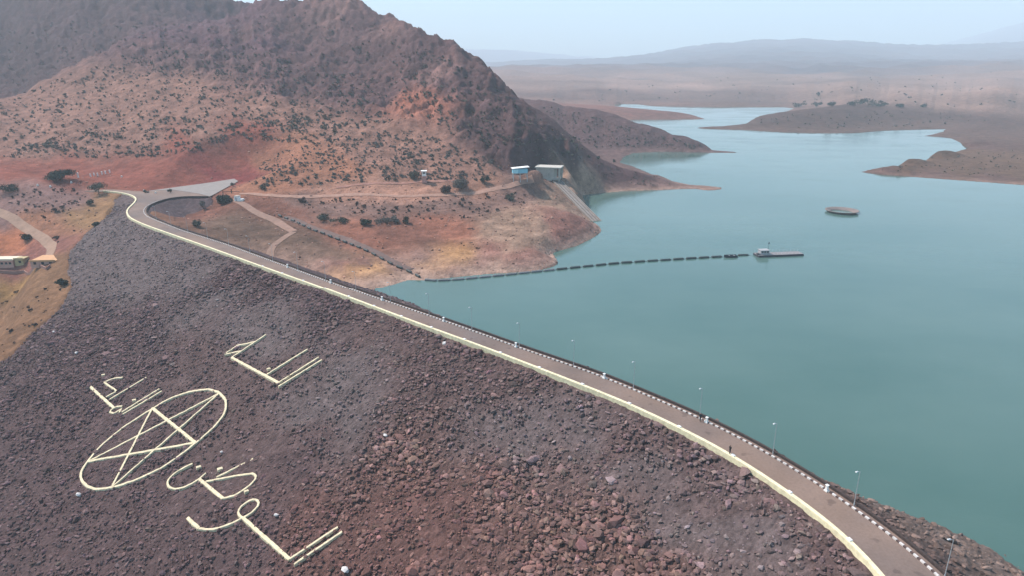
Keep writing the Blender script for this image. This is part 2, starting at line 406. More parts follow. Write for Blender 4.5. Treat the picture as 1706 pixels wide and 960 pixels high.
cc(pale, .15, (640,474),(600,478),(670,466),(690,462),(620,470),(830,451),(780,458), k=0.85)
cc(grey, .35, (560,345),(640,350),(720,345),(800,345),(850,330),(760,340),(880,320),(500,335), k=0.85)
cc(pale, .5, (830,380),(860,370),(880,400),(840,395),(900,375),(850,410),(840,372), k=0.85)
cc(pale, .28, (915,340),(940,350),(955,305),(985,300),(960,290),(940,285), k=0.85)
cc((150,118,108), .5, (930,370),(960,380),(980,385),(940,395),(870,430),(900,430),(820,420))
cc(tan, .2, (560,327),(700,326),(640,322),(800,312))
cc(rock, .75, (1000,285),(1050,298),(1100,305),(1150,311),(1020,290),(1190,312), k=0.6)
cc((112,96,98), .6, (900,180),(960,200),(1020,210),(1080,225),(1000,240),(1100,245),(940,220),(1180,250), k=0.75)
cc((150,118,108), .2, (1030,185),(1100,190),(1000,183), k=0.7)
cc((124,106,98), .35, (1250,205),(1350,210),(1450,205),(1550,200),(1380,190),(1620,220),(1680,230), k=0.5)
cc((132,110,86), .3, (1500,280),(1560,270),(1600,290),(1680,270),(1700,290),(1620,255), k=0.46)
cc((120,96,92), .2, (1480,287),(1560,294),(1650,301),(1640,248), k=0.5)
cc((158,140,128), .62, (1150,140),(1250,140),(1400,150),(1500,140),(1600,140),(1680,140),(1000,140),(900,140),(1600,170),(1700,165), k=0.8)
cc((150,130,120), .55, (1000,160),(1100,165),(1250,165),(900,160),(1200,160), k=0.65)
cc((110,100,105), .75, (1100,95),(1300,90),(1500,95),(1650,90),(1200,100),(1400,110), k=0.7)
cc((150,130,126), .25, (40,330),(90,325),(20,345),(110,345),(60,340),(120,330),(10,365), k=0.8)
cc((180,154,116), .15, (150,362),(170,350),(185,340),(120,372),(160,370), k=0.66)
cc((176,138,112), .2, (80,372),(50,370),(100,395),(60,360), k=0.75)
cc((188,132,98), .15, (15,400),(30,412),(20,385), k=0.8)
cc((150,112,104), .15, (40,422),(60,455),(20,455),(95,455),(95,430),(60,425), k=0.85)
cc((180,154,104), .12, (40,475),(70,472),(15,482),(60,490), k=0.66)
cc((164,138,108), .12, (20,520),(60,510),(80,520),(30,550),(10,580),(90,495),(-60,600),(-100,500), k=0.62)
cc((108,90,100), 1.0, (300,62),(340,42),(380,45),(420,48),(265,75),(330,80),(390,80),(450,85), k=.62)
CC = np.array(CC, float)
# project each colour point onto the base surface by marching its column
def march(u, v, hgrid):
    r = ray(u, v); a = r[0] / r[1]; e = r[2] / r[1]
    j = (a - A0) / (A1 - A0) * (NA - 1); j0 = int(np.clip(j, 0, NA - 2)); f = j - j0
    c = hgrid[:, j0] * (1 - f) + hgrid[:, j0 + 1] * f
    y = np.exp(gl); zr = H + e * y; ok = np.nonzero(c + WZ >= zr)[0]
    ok = ok[ok > 0]
    if len(ok) == 0: return None
    i = ok[0]; d0 = zr[i - 1] - (c[i - 1] + WZ); d1 = zr[i] - (c[i] + WZ)
    t = d0 / (d0 - d1 + 1e-9); yy = y[i - 1] + (y[i] - y[i - 1]) * t
    return np.array([a * yy, yy, H + e * yy])
cpos = []; cval = []
for row in CC:
    q = march(row[0], row[1], hg)
    if q is None: q = aty(row[0], row[1], np.float64(4000))
    if row[0] < 130 and row[1] > 345: q = un(row[0], row[1], float(np.interp(row[1], [345, 375, 425, 470, 505, 550, 600], [-4, -10, -18, -25, -30, -36, -42])))
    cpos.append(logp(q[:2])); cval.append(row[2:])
cpos = np.array(cpos); cval = np.array(cval)
def kernel(X):
    out = np.empty((len(X), 4))
    W = np.array([1.0, 0.75])
    for i in range(0, len(X), 8000):
        d = (((X[i:i + 8000, None] - cpos[None]) * W) ** 2).sum(-1)
        w = 1 / (d + 2e-5) ** 2.2
        out[i:i + 8000] = (w @ cval) / w.sum(1)[:, None]
    return out
wob = 0.012
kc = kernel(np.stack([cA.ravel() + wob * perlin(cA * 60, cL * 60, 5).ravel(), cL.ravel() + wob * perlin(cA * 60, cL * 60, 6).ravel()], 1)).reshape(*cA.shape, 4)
def up4lin(g):
    def lin(g):
        n = g.shape[0]; o = np.empty(((n - 1) * 4 + 1,) + g.shape[1:])
        for k in range(4): o[k:-1:4] = g[:-1] * (1 - k / 4) + g[1:] * (k / 4)
        o[-1] = g[-1]; return o
    return np.swapaxes(lin(np.swapaxes(lin(g), 0, 1)), 0, 1)
kg = up4lin(kc); rug = kg[..., 3]; alb = kg[..., :3]
# --- shoreline, noise
inw = inpoly(GA.ravel(), GL.ravel(), WPl).reshape(GA.shape)
sd = polydist(GA.ravel(), GL.ravel(), WPl[:-2]).reshape(GA.shape) * GY
sc_ = np.clip(GY / 600, 0.75, 4.0)             # broader relief on the far hills
n1 = fbm(GX / 95 / sc_, GY / 95 / sc_, 6, 20, 0.52, True); n1s = fbm(GX / 420, GY / 420, 3, 20, 0.45, True); n1 = n1 * sstep(2600, 1200, GY) + n1s * sstep(1200, 2600, GY)
nfade = sstep(2400, 1100, GY)
n2 = fbm(GX / 26, GY / 26, 4, 40, 0.55) * nfade
gul = fbm(GX / 48 + 0.5 * n2, GY / 130, 3, 60, 0.5, True) * nfade
amp = 20 * np.clip(rug - 0.25, 0, 1) ** 1.3 * sstep(6, 90, sd)
hn = hg + amp * sc_ * (n1 - 0.42) + n2 * (0.35 + 2.6 * rug ** 1.5) * sstep(2, 25, sd) + gul * 5.0 * np.clip(rug - 0.3, 0, 1) * sstep(5, 40, sd)
hn = hn + sstep(.75, 1, rug) * sstep(300, 420, GY) * sstep(1700, 1000, GY) * (fbm(GX / 15 + .6 * n2, GY / 15, 4, 80, .62, True) - .2) * 6.0
valley = inpoly(GX.ravel(), GY.ravel(), np.vstack([[(-900, 470), (-260, 352)], toe[:2, :2], Lc[::4], [(60, -100), (-900, -100)]])).reshape(GX.shape)
hn = hn + (.55 * fbm(GX / 7, GY / 7, 3, 160, .6) + .5 * fbm(GX / 14 + .7 * n2, GY / 26, 3, 170, .55, True)) * sstep(1.5, 9, sd) * sstep(.1, .3, rug) * sstep(1500, 700, GY)
hn = np.where(inw, np.minimum(hn, -0.3 - 0.15 * sd), np.where(valley, hn, np.maximum(hn, np.minimum(0.10 * sd + 0.05, 1.5))))
lakebox = inpoly(GX.ravel(), GY.ravel(), np.vstack([Rc[(Rc[:, 1] < 172)], [(300, -60), (900, 160), (200, 230), (30, 190)]])).reshape(GX.shape)
hn = np.where(lakebox, np.minimum(hn, -9.0), hn)
zg = hn + WZ
# --- the dam and the junction sit on the ground
plaza_px = np.array([(150,318),(190,315),(240,319),(300,311),(345,304),(392,297),(396,302),(352,325),(349,327),(320,326.5),(298,327),(278,330),(260,335),(247,341),(239,347),(238,353),(210.5,354),(213,348),(225,337.5),(229,330.5),(222,326),(206,321),(173,319)])
plaza = un(plaza_px[:, 0], plaza_px[:, 1], 0)
road_poly = np.vstack([Lc, Rc[::-1]])
foot = np.vstack([toe[1:, :2], [(-260, 40), (-160, -80), (40, -80)], Lc[::-1][:-8]])
xf, yf = GX.ravel(), GY.ravel(); near = (yf < 520) & (xf < 130) & (xf > -420)
zz = zg.ravel().copy(); xi, yi = xf[near], yf[near]
zi = zz[near]; zs = dsz(xi, yi); zu = usz(xi, yi)
inf = inpoly(xi, yi, foot); df = polydist(xi, yi, toe[1:, :2])
zi = np.where(inf, np.minimum(zi, zs - 0.3 - np.minimum(0.25 * df, 4)), zi)
w = sstep(30, 9, df) * (~inf)
zi = np.where(~inf & (df < 30), zi * (1 - w) + np.maximum(zi, zs + 0.3) * w, zi)
inr = inpoly(xi, yi, road_poly) | inpoly(xi, yi, plaza)
dp = polydist(xi, yi, plaza, True)
zi = np.where(inr, np.minimum(zi, -0.45), zi)
out = ~inr & (dp < 75) & ~inf
zi = np.where(out, np.minimum(zi, -0.30 + np.maximum(dp - 1.5, 0) * 0.16 + 0.0075 * np.maximum(dp - 1.5, 0) ** 2), zi)
zz[near] = zi; zg = zz.reshape(zg.shape)
def pad(u, v, z, r0, r1):
    global zg
    c = un(u, v, z); d = np.hypot(GX - c[0], GY - c[1]); w = sstep(r1, r0, d)
    zg = zg * (1 - w) + (z - .25) * w
pad(913, 293, 2.0, 8, 15); pad(885, 300, 2.0, 4, 10)
ra, rb_ = un(928, 302, 1.2), un(995, 370, WZ - .6); dd = rb_ - ra; tt = np.clip(((GX - ra[0]) * dd[0] + (GY - ra[1]) * dd[1]) / (dd @ dd), 0, 1)
dr = np.hypot(GX - ra[0] - tt * dd[0], GY - ra[1] - tt * dd[1]); zr_ = 1.2 + (WZ - 1.8) * tt
zg = np.where(dr < 14, np.minimum(zg, zr_ - .3 + np.maximum(dr - 3, 0) * .45), zg)

def ground(x, y):
    x = np.asarray(x, float); y = np.asarray(y, float)
    j = np.clip((x / y - A0) / (A1 - A0) * (NA - 1), 0, NA - 1.001); i = np.clip((np.log(y) - L0) / (L1 - L0) * (NL - 1), 0, NL - 1.001)
    j0 = j.astype(int); i0 = i.astype(int); fj = j - j0; fi = i - i0
    return (zg[i0, j0] * (1 - fj) + zg[i0, j0 + 1] * fj) * (1 - fi) + (zg[i0 + 1, j0] * (1 - fj) + zg[i0 + 1, j0 + 1] * fj) * fi
zsurf = np.where(inw, np.maximum(zg - WZ, 0), zg - WZ)
def hit(u, v):
    q = march(u, v, zsurf)
    return q if q is not None else aty(u, v, np.float64(3000))

# soil colour: exposed drawdown band near the water, patches of grain
hh = zg - WZ
band = sstep(5.5, 1.0, hh + 1.2 * n2) * (.25 + .75 * sstep(470, 360, GY)) * sstep(1500, 700, GY) * (~inw) * (~valley)
alb = alb * (1 - 0.6 * band[..., None]) + 0.6 * band[..., None] * srgb(176,160,148)
alb = alb * (1 + 0.20 * n2 + 0.16 * fbm(GX / 7, GY / 7, 3, 90, .6) * sstep(1200, 600, GY))[..., None]
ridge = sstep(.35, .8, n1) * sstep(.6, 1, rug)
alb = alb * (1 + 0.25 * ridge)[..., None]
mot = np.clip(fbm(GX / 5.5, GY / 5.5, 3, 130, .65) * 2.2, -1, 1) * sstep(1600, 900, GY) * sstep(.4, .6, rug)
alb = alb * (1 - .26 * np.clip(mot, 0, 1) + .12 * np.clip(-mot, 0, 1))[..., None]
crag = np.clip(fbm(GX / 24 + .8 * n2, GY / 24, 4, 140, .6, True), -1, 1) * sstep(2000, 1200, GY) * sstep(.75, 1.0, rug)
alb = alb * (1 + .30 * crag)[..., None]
rim_ = sstep(1.6, .5, hh + .5 * n2) * (~inw) * (~valley) * sstep(520, 380, GY)
alb = alb * (1 - .5 * rim_[..., None]) + .5 * rim_[..., None] * srgb(196, 180, 164)
terr = perlin(hh * .9 + .35 * n2, GX / 60, 150) * sstep(13, 7, hh) * sstep(.2, 1.2, hh) * (~inw) * (~valley) * sstep(900, 400, GY)
alb = alb * (1 + .22 * terr)[..., None]
farm = sstep(700, 1200, GY)
alb = alb * (1 + farm * (0.55 * fbm(GX / 420, GY / 420, 3, 110, .6) + 0.3 * fbm(GX / 130, GY / 170, 2, 120, .5) * sstep(3500, 1800, GY)))[..., None]
alb = np.clip(alb * 0.80, 0.012, 0.6)
idx = np.arange(NA * NL).reshape(NL, NA)
quads = np.stack([idx[:-1, :-1], idx[:-1, 1:], idx[1:, 1:], idx[1:, :-1]], -1).reshape(-1, 4)
deep = ((hh < -8) & (inw | lakebox)) | ((GY < 300) & inpoly(GX.ravel(), GY.ravel(), foot).reshape(GX.shape) & (zg < dsz(GX.ravel(), GY.ravel()).reshape(GX.shape) - 3))
keep = ~deep.ravel()[quads].all(1)
quads = quads[keep]
used = np.zeros(NA * NL, bool); used[quads.ravel()] = True; remap = np.cumsum(used) - 1
M_ground = attr_mat('dry_soil', [(0.10, .74, 1.24), (0.33, .76, 1.22), (1.2, .8, 1.2)], [(0.5, .5), (0.09, 1.5)])
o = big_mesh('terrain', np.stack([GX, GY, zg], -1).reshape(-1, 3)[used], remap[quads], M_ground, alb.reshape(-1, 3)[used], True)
tag(o, kind='structure')

# ------------------------------------------------------------------ water
def water_mat():
    m, nt, b = mat('lake_water')
    ge = nt.nodes.new('ShaderNodeNewGeometry'); mp = nt.nodes.new('ShaderNodeMapping'); mp.inputs['Scale'].default_value = (1, 1.6, 1)
    nt.links.new(ge.outputs['Position'], mp.inputs['Vector']); p = mp.outputs[0]
    big = noise_node(nt, 0.010, 5, .55, vec=p)
    nt.links.new(ramp(nt, big.outputs['Fac'], .35, .65, (.060, .122, .104), (.086, .150, .130)), b.inputs['Base Color'])
    b.inputs['IOR'].default_value = 1.33; b.inputs['Specular IOR Level'].default_value = 0.5
    rr = nt.nodes.new('ShaderNodeMapRange'); rr.inputs[1].default_value = .35; rr.inputs[2].default_value = .65; rr.inputs[3].default_value = .03; rr.inputs[4].default_value = .16
    st = noise_node(nt, 0.02, 3, .5, vec=p); nt.links.new(st.outputs['Fac'], rr.inputs[0]); nt.links.new(rr.outputs[0], b.inputs['Roughness'])
    mp2 = nt.nodes.new('ShaderNodeMapping'); mp2.inputs['Scale'].default_value = (.35, 1.5, 1); nt.links.new(ge.outputs['Position'], mp2.inputs['Vector'])
    wn_ = noise_node(nt, .011, 5, .55, vec=mp2.outputs[0]); ws = nt.nodes.new('ShaderNodeMapRange')
    for i_, v_ in ((1, .40), (2, .62), (3, .08), (4, 1.0)): ws.inputs[i_].default_value = v_
    nt.links.new(wn_.outputs['Fac'], ws.inputs[0])
    prev = None
    for sc, d in ((0.25, .055), (1.3, .03)):
        n = noise_node(nt, sc, 4, .6, vec=p); bp = nt.nodes.new('ShaderNodeBump'); bp.inputs['Distance'].default_value = d; nt.links.new(ws.outputs[0], bp.inputs['Strength'])
        nt.links.new(n.outputs['Fac'], bp.inputs['Height'])
        if prev is not None: nt.links.new(prev, bp.inputs['Normal'])
        prev = bp.outputs[0]
    nt.links.new(prev, b.inputs['Normal'])
    return m
M_water = water_mat()


# ------------------------------------------------------------------ dam faces
SC = []
def sc(c, coarse, *uv):
    for u, v in uv: SC.append((*onslope(u, v)[0, :2], *c, coarse))
G1 = (.152, .146, .152); P1 = (.130, .106, .106); P2 = (.116, .094, .098); RD = (.150, .100, .091); RB = (.160, .115, .104)
sc(G1, .15, (250,400),(170,390),(200,430),(140,430),(320,460),(230,470),(360,500),(550,650),(600,690),(520,690),(570,620),(880,725),(820,700),(1000,745),(960,720),(1080,800),(1150,850),(1200,880),(1280,930),(1250,900),(450,560),(420,540))
sc(P1, .7, (900,640),(820,620),(700,600),(1050,720),(1150,770),(1250,830),(1330,900),(1380,940),(640,560),(760,650),(700,660),(1050,760))
sc(P2, .8, (560,520),(500,500),(450,480),(380,460),(200,560),(120,560),(250,620),(60,640),(150,620))
sc(P1, .25, (300,600),(350,640),(430,640),(480,740),(400,720))
sc(RD, .55, (700,860),(640,900),(580,930),(720,900),(620,950),(690,940),(520,850),(600,880))
sc(RB, 1.0, (850,840),(900,870),(950,900),(1000,880),(800,880),(1050,930),(900,930),(780,830),(1100,930),(700,770),(620,790))
sc(P2, .35, (450,900),(350,930),(100,850),(60,900),(60,750),(200,900),(300,950),(30,700),(200,690),(260,750),(500,780))
SC = np.array(SC)
def slope_look(x, y):
    xx = x + 6 * perlin(x / 14, y / 14, 3) ; yy = y + 6 * perlin(x / 14, y / 14, 4)
    out = np.empty((len(x), 4))
    for i in range(0, len(x), 20000):
        d = (xx[i:i + 20000, None] - SC[None, :, 0]) ** 2 + (yy[i:i + 20000, None] - SC[None, :, 1]) ** 2
        w = 1 / (d + 9) ** 1.6; out[i:i + 20000] = (w @ SC[:, 2:]) / w.sum(1)[:, None]
    return out
def face_grid(name, poly, zf, step, m, look, pad=1.2, bumpamp=.22):
    poly = np.asarray(poly); x0, y0 = poly.min(0) - 2; x1, y1 = poly.max(0) + 2
    nx, ny = int((x1 - x0) / step), int((y1 - y0) / step)
    X, Y = np.meshgrid(np.linspace(x0, x1, nx), np.linspace(y0, y1, ny)); x, y = X.ravel(), Y.ravel()
    ins = inpoly(x, y, poly) | (polydist(x, y, resample(poly, 4), True) < pad)
    # only what can matter
    ids = np.nonzero(ins)[0]; z = np.zeros(len(x)); z[ids] = zf(x[ids], y[ids])
    xi, yi = x[ids], y[ids]
    lk = look(xi, yi)
    nz = perlin(xi / 1.1, yi / 1.1, 7) * .5 + perlin(xi / 2.7, yi / 2.7, 8) + rng.normal(0, .35, len(ids))
    lowf = perlin(xi / 9, yi / 9, 9) * .5 + perlin(xi / 22, yi / 22, 12) * .8
    z[ids] += bumpamp * (0.35 + lk[:, 3]) * nz + .35 * lowf - .12
    i = np.arange(nx * ny).reshape(ny, nx)
    q = np.stack([i[:-1, :-1], i[:-1, 1:], i[1:, 1:], i[1:, :-1]], -1).reshape(-1, 4); q = q[ins[q].all(1)]
    us = np.zeros(nx * ny, bool); us[q.ravel()] = True; rm = np.cumsum(us) - 1
    c = np.zeros((nx * ny, 3)); c[ids] = .80 * lk[:, :3] * (1 + .16 * perlin(xi / 4, yi / 4, 10) + rng.normal(0, .13, len(ids)))[:, None]
    return big_mesh(name, np.stack([x, y, z], 1)[us], rm[q], m, np.clip(c[us], .01, .6), False)
M_rub = attr_mat('dark_rubble', [(.36, .76, 1.22), (1.1, .75, 1.2), (4.5, .75, 1.25)], [(3.0, .12)])
ds_poly = np.vstack([toe[1:, :2] + np.array([-2.5, -1.0]), [(-230, 60), (-150, 10), (-40, -20), (30, -30)], Lc[::-1][3:-6]])
o = face_grid('embankment', ds_poly, dsz, 0.55, M_rub, slope_look); tag(o, kind='structure')
def up_look(x, y):
    d = polydist(x, y, Rthin); c = np.empty((len(x), 4)); t = sstep(9, 20, d + 3 * perlin(x / 5, y / 5, 2))[:, None]
    far_ = sstep(150, 230, y)[:, None]
    c[:, :3] = (np.array((.125, .106, .098)) * (1 - t) + np.array((.190, .170, .152)) * t) * (1 - far_) + far_ * np.array((.135, .118, .128)); c[:, 3] = .6; return c
us_poly = np.vstack([Rc, offset(Rc, -48)[::-1][::4]])
# offset to the lake side (left of travel, since the line is drawn from the far end)
side = offset(Rc, -48); t0 = Rc[len(Rc) // 2]; s0 = side[len(Rc) // 2]
if (s0 - t0) @ np.array([1, 1]) < 0: side = offset(Rc, 48)
us_poly = np.vstack([Rc[60:], side[60:][::-1][::4]])
o = face_grid('embankment', us_poly, usz, 0.6, M_rub, up_look); tag(o, kind='structure')
# inner fill slope beside the junction
us2 = np.vstack([Rc[:66], [tuple(un(480, 440, -5)), tuple(un(420, 400, -5)), tuple(un(370, 372, -5)), tuple(un(352, 345, -4))]])
o = face_grid('embankment', us2, usz, 0.7, M_rub, up_look, bumpamp=.12); tag(o, kind='structure')

# ------------------------------------------------------------------ riprap stones
phi = (1 + 5 ** .5) / 2
ico = np.array([(-1, phi, 0), (1, phi, 0), (-1, -phi, 0), (1, -phi, 0), (0, -1, phi), (0, 1, phi), (0, -1, -phi), (0, 1, -phi), (phi, 0, -1), (phi, 0, 1), (-phi, 0, -1), (-phi, 0, 1)]); ico /= np.linalg.norm(ico[0])
icof = np.array([(0,11,5),(0,5,1),(0,1,7),(0,7,10),(0,10,11),(1,5,9),(5,11,4),(11,10,2),(10,7,6),(7,1,8),(3,9,4),(3,4,2),(3,2,6),(3,6,8),(3,8,9),(4,9,5),(2,4,11),(6,2,10),(8,6,7),(9,8,1)])
def stones(name, x, y, z, size, c, m):
    n = len(x); v = ico[None] * (1 + rng.uniform(-.34, .34, (n, 12, 1)))
    v = v * (size[:, None, None] * np.stack([rng.uniform(.8, 1.35, n), rng.uniform(.6, 1.0, n), rng.uniform(.38, .72, n)], 1)[:, None])
    a = rng.uniform(0, 2 * np.pi, n); b = rng.normal(0, .35, n); ca_, sa_ = np.cos(a), np.sin(a); cb, sb = np.cos(b), np.sin(b)
    vx, vy, vz = v[..., 0], v[..., 1], v[..., 2]
    y2 = vy * cb[:, None] - vz * sb[:, None]; z2 = vy * sb[:, None] + vz * cb[:, None]
    x3 = vx * ca_[:, None] - y2 * sa_[:, None]; y3 = vx * sa_[:, None] + y2 * ca_[:, None]
    P = np.stack([x3 + x[:, None], y3 + y[:, None], z2 + z[:, None]], -1).reshape(-1, 3)
    Fc = (icof[None] + 12 * np.arange(n)[:, None, None]).reshape(-1, 3)
    o = big_mesh(name, P, Fc, m, np.repeat(c, 12, 0)); return tag(o, kind='stuff')
M_stone = attr_mat('riprap_stone', [(3.0, .8, 1.2)], [])
N = 330000
x = rng.uniform(-200, 60, N); y = rng.uniform(40, 330, N); z = dsz(x, y)
u, v, d = proj(x, y, z)
k = inpoly(x, y, np.vstack([toe[1:, :2], [(-230, 60), (-150, 10), (-40, -20), (30, -30)], Lc[::-1][3:-6]])) & (u > -60) & (u < 1560) & (v < 1010) & (d > 0)
k &= polydist(x, y, Lthin) > 1.0
x, y, z, d = x[k], y[k], z[k], d[k]; lk = slope_look(x, y)
clump = .5 + .5 * np.clip(perlin(x / 6, y / 6, 31) * 1.3 + perlin(x / 2.2, y / 2.2, 32) * .6, -1, 1)
dens = np.clip(.10 + 1.0 * lk[:, 3] * (0.30 + clump), 0, 1) * np.where(d > 240, .75, 1)
k = rng.uniform(0, 1, len(x)) < dens; x, y, z, lk, clump = x[k], y[k], z[k], lk[k], clump[k]
size = (0.17 + 0.50 * rng.random(len(x)) ** 2.8) * (.65 + .55 * lk[:, 3]) * (.75 + .5 * clump)
size = size * np.where(rng.random(len(x)) < .03 * lk[:, 3], rng.uniform(1.5, 2.1, len(x)), 1)
cst = lk[:, :3] * (rng.lognormal(.14, .27, len(x)).clip(.5, 2.6))[:, None] * (1 + rng.normal(0, .04, (len(x), 3)))
print('stones', len(x))
stones('riprap', x, y, z + size * .12, size, np.clip(cst, .02, .6), M_stone)
N = 16000
x = rng.uniform(-60, 110, N); y = rng.uniform(40, 220, N); dR = polydist(x, y, Rthin); z = usz(x, y)
k = inpoly(x, y, us_poly) & (dR > 2.8) & (z > WZ - 1.5); x, y, z, dR = x[k], y[k], z[k], dR[k]
lk = up_look(x, y); size = .16 + .5 * rng.random(len(x)) ** 2.0
stones('riprap', x, y, z + size * .15, size, np.clip(lk[:, :3] * rng.normal(1.1, .3, len(x)).clip(.4, 2)[:, None], .02, .6), M_stone)

N = 26000
x = rng.uniform(-330, 110, N); y = rng.uniform(120, 440, N); gz = ground(x, y); u, v, d = proj(x, y, gz)
k = (u > -40) & (u < 1020) & (gz > WZ + .15) & ~inpoly(x, y, foot) & ~inpoly(x, y, road_poly) & ~inpoly(x, y, plaza) & (polydist(x, y, Rthin) > 3)
k &= ((x > -60) | (y > 200)) & ((v > 300) | (rng.random(N) < .6)) & ((x > -150) | (rng.random(N) < .25)) & (perlin(x / 16, y / 16, 41) + .5 * perlin(x / 5, y / 5, 42) > rng.uniform(-.35, .45, N))
k &= ~((x < 20) & (y < 150))
x, y, gz = x[k], y[k], gz[k]; size = .14 + .55 * rng.random(len(x)) ** 3
cst = srgb(150, 128, 116)[None] * .8 * rng.lognormal(0, .38, len(x))[:, None]
stones('loose_stones', x, y, gz + size * .1, size, np.clip(cst, .03, .5), M_stone)

# ------------------------------------------------------------------ crest road, kerbs, parapets
M_road = None
def road_mat():
    m, nt, b = mat('worn_asphalt'); ge = nt.nodes.new('ShaderNodeNewGeometry')
    n = noise_node(nt, .12, 5, .6, vec=ge.outputs['Position']); c = ramp(nt, n.outputs['Fac'], .3, .7, (.175, .128, .104), (.215, .160, .134))
    n2_ = noise_node(nt, 2.2, 6, .7, vec=ge.outputs['Position']); c = mult(nt, c, ramp(nt, n2_.outputs['Fac'], .3, .7, (.84,) * 3, (1.12,) * 3))
    n3_ = noise_node(nt, .035, 3, .5, vec=ge.outputs['Position']); c = mult(nt, c, ramp(nt, n3_.outputs['Fac'], .38, .62, (.80, .84, .90), (1.14, 1.08, 1.02)))
    n4_ = noise_node(nt, .45, 2, .4, vec=ge.outputs['Position']); c = mult(nt, c, ramp(nt, n4_.outputs['Fac'], .30, .36, (.72, .72, .74), (1, 1, 1)))
    nt.links.new(c, b.inputs['Base Color']); return m
M_road = road_mat()
Ld = Lc[20:]; 
def nearest_on(line, p):
    d = np.linalg.norm(line - p, axis=1); return d.min(), int(d.argmin())
# road strip: follow the kerb line, cross to the right edge
iL = [i for i in range(len(Lc)) if nearest_on(Rc, Lc[i])[0] < 8.4]
i0 = iL[0]; La = resample(Lc[i0:], 2.0); j0 = nearest_on(Rc, Lc[i0])[1]; Ra = resample(Rc[j0:], 2.0)
n = min(len(La), len(Ra)); La = resample(La, 1) [np.linspace(0, len(resample(La, 1)) - 1, n).astype(int)]; Ra = resample(Ra, 1)[np.linspace(0, len(resample(Ra, 1)) - 1, n).astype(int)]
Rb = Ra + (Ra - La) / np.linalg.norm(Ra - La, axis=1)[:, None] * 1.6
vv = [(*p, 0.0) for p in La] + [(*p, 0.0) for p in Rb]
o = MB().add(vv, [(i, n + i, n + i + 1, i + 1) for i in range(n - 1)]).obj('road', M_road); tag(o, kind='structure')
# junction apron
import bmesh
wl = [tuple(p) for p in Rc[(Rc[:, 1] < 232) & (Rc[:, 0] > -95)][::6]]
def fill_poly(name, pts, z, m):
    bm = bmesh.new(); vs = [bm.verts.new((p[0], p[1], z)) for p in pts]; f = bm.faces.new(vs); bmesh.ops.triangulate(bm, faces=[f])
    bmesh.ops.recalc_face_normals(bm, faces=bm.faces)
    if sum(f.normal.z for f in bm.faces) < 0: bmesh.ops.reverse_faces(bm, faces=bm.faces)
    me = bpy.data.meshes.new(name); bm.to_mesh(me); bm.free(); return new_obj(name, me, None, m)
nw = len(wl); wv = [(x_, y_, WZ) for x_, y_ in wl] + [(4800, y_, WZ) for x_, y_ in wl] + [(-220, 2700, WZ), (4800, 2700, WZ)]
o = MB().add(wv, [(i, i + 1, nw + i + 1, nw + i) for i in range(nw - 1)] + [(0, nw, 2 * nw + 1, 2 * nw)]).obj('water', M_water); tag(o, kind='structure')
jp_px = [(120,314.5),(190,315),(240,318.5),(285,315.5),(330,322),(349,327),(320,326.5),(298,327),(278,330),(260,335),(247,341),(239,347),(237.5,353.5),(211,355),(213,348),(225,337.5),(229,330.5),(222,326),(206,321),(173,318.5),(120,318)]
jp = un(np.array(jp_px)[:, 0], np.array(jp_px)[:, 1], 0)
o = fill_poly('road', jp, -0.02, M_road); tag(o, kind='structure')
M_gravel = simple('pale_gravel', (.25, .225, .205), .95, .12, .3)
o = fill_poly('gravel_yard', un(np.array([(240,318.2),(300,310),(345,304),(390,297),(397,301),(352,325.5),(349,326.6),(330,321.6),(285,315.1)])[:, 0], np.array([(240,318.2),(300,310),(345,304),(390,297),(397,301),(352,325.5),(349,326.6),(330,321.6),(285,315.1)])[:, 1], 0), -0.016, M_gravel); tag(o, kind='structure')

M_cream = simple('cream_paint', (.74, .66, .43), .8, .2, 1.2); M_white = simple('white_paint', (.80, .78, .74), .7, .08, 2)
M_dark = simple('dark_stone', (.055, .040, .036), .95, .35, 2.5, bump=.05); M_black = simple('black_paint', (.09, .06, .055), .85, .3, 3)
M_conc = simple('concrete', (.40, .375, .33), .9, .15, .6); M_galv = simple('galvanised', (.42, .44, .45), .5, .1, 4, .2)
Lk = resample(Lc, 1.5); pts = np.c_[Lk, np.zeros(len(Lk))]
# left parapet; travel is far -> near, so the slope is to the right
o = MB().sweep(pts, [(-.22, -.05), (-.22, .34), (-.17, .40), (.37, .40), (.42, .34), (.42, -.9)]).obj('parapet_wall', M_cream)
tag(o, 'low cream painted parapet along the rubble side of the dam road', 'parapet')
Rk = resample(Rc[j0:], 0.3)
# painted kerb: every block its own stretch of paint on one kerb
pk = resample(Rc[max(j0 - 6, 0):], .6); pts = np.c_[pk, np.zeros(len(pk))]
kb = thing('painted_kerb', (0, 0, 0), 'low roadside kerb painted in alternating white and dark blocks on the lake side', 'kerb')
MB().sweep(pts, [(-.0, -.2), (-.0, .20), (-.26, .20), (-.26, -.2)]).obj('kerbstone', M_black, kb)
mb = MB()
for i in range(0, len(pk) - 2, 2):
    seg = pts[i:i + 2].copy(); d_ = seg[1] - seg[0]; seg[1] = seg[0] + d_ * 1.12
    mb.sweep(seg, [(.015, .0), (.015, .23), (-.275, .23), (-.275, .0)])
mb.obj('white_paint_blocks', simple('worn_white_paint', (.58, .55, .52), .8, .25, 1.5), kb)
po = offset(resample(Rc, 2.0), -1.25); pts = np.c_[po, np.zeros(len(po))]
if nearest_on(Lc, offset(Rc, -1.25)[-20])[0] < nearest_on(Lc, Rc[-20])[0]:
    po = offset(resample(Rc, 2.0), 1.25); pts = np.c_[po, np.zeros(len(po))]
o = MB().sweep(pts, [(.2, -.9), (.2, .42), (.12, .5), (-.12, .5), (-.2, .42), (-.2, -.9)]).obj('stone_wall', M_dark)
tag(o, 'low dark stone wall along the lake side of the dam road', 'wall')

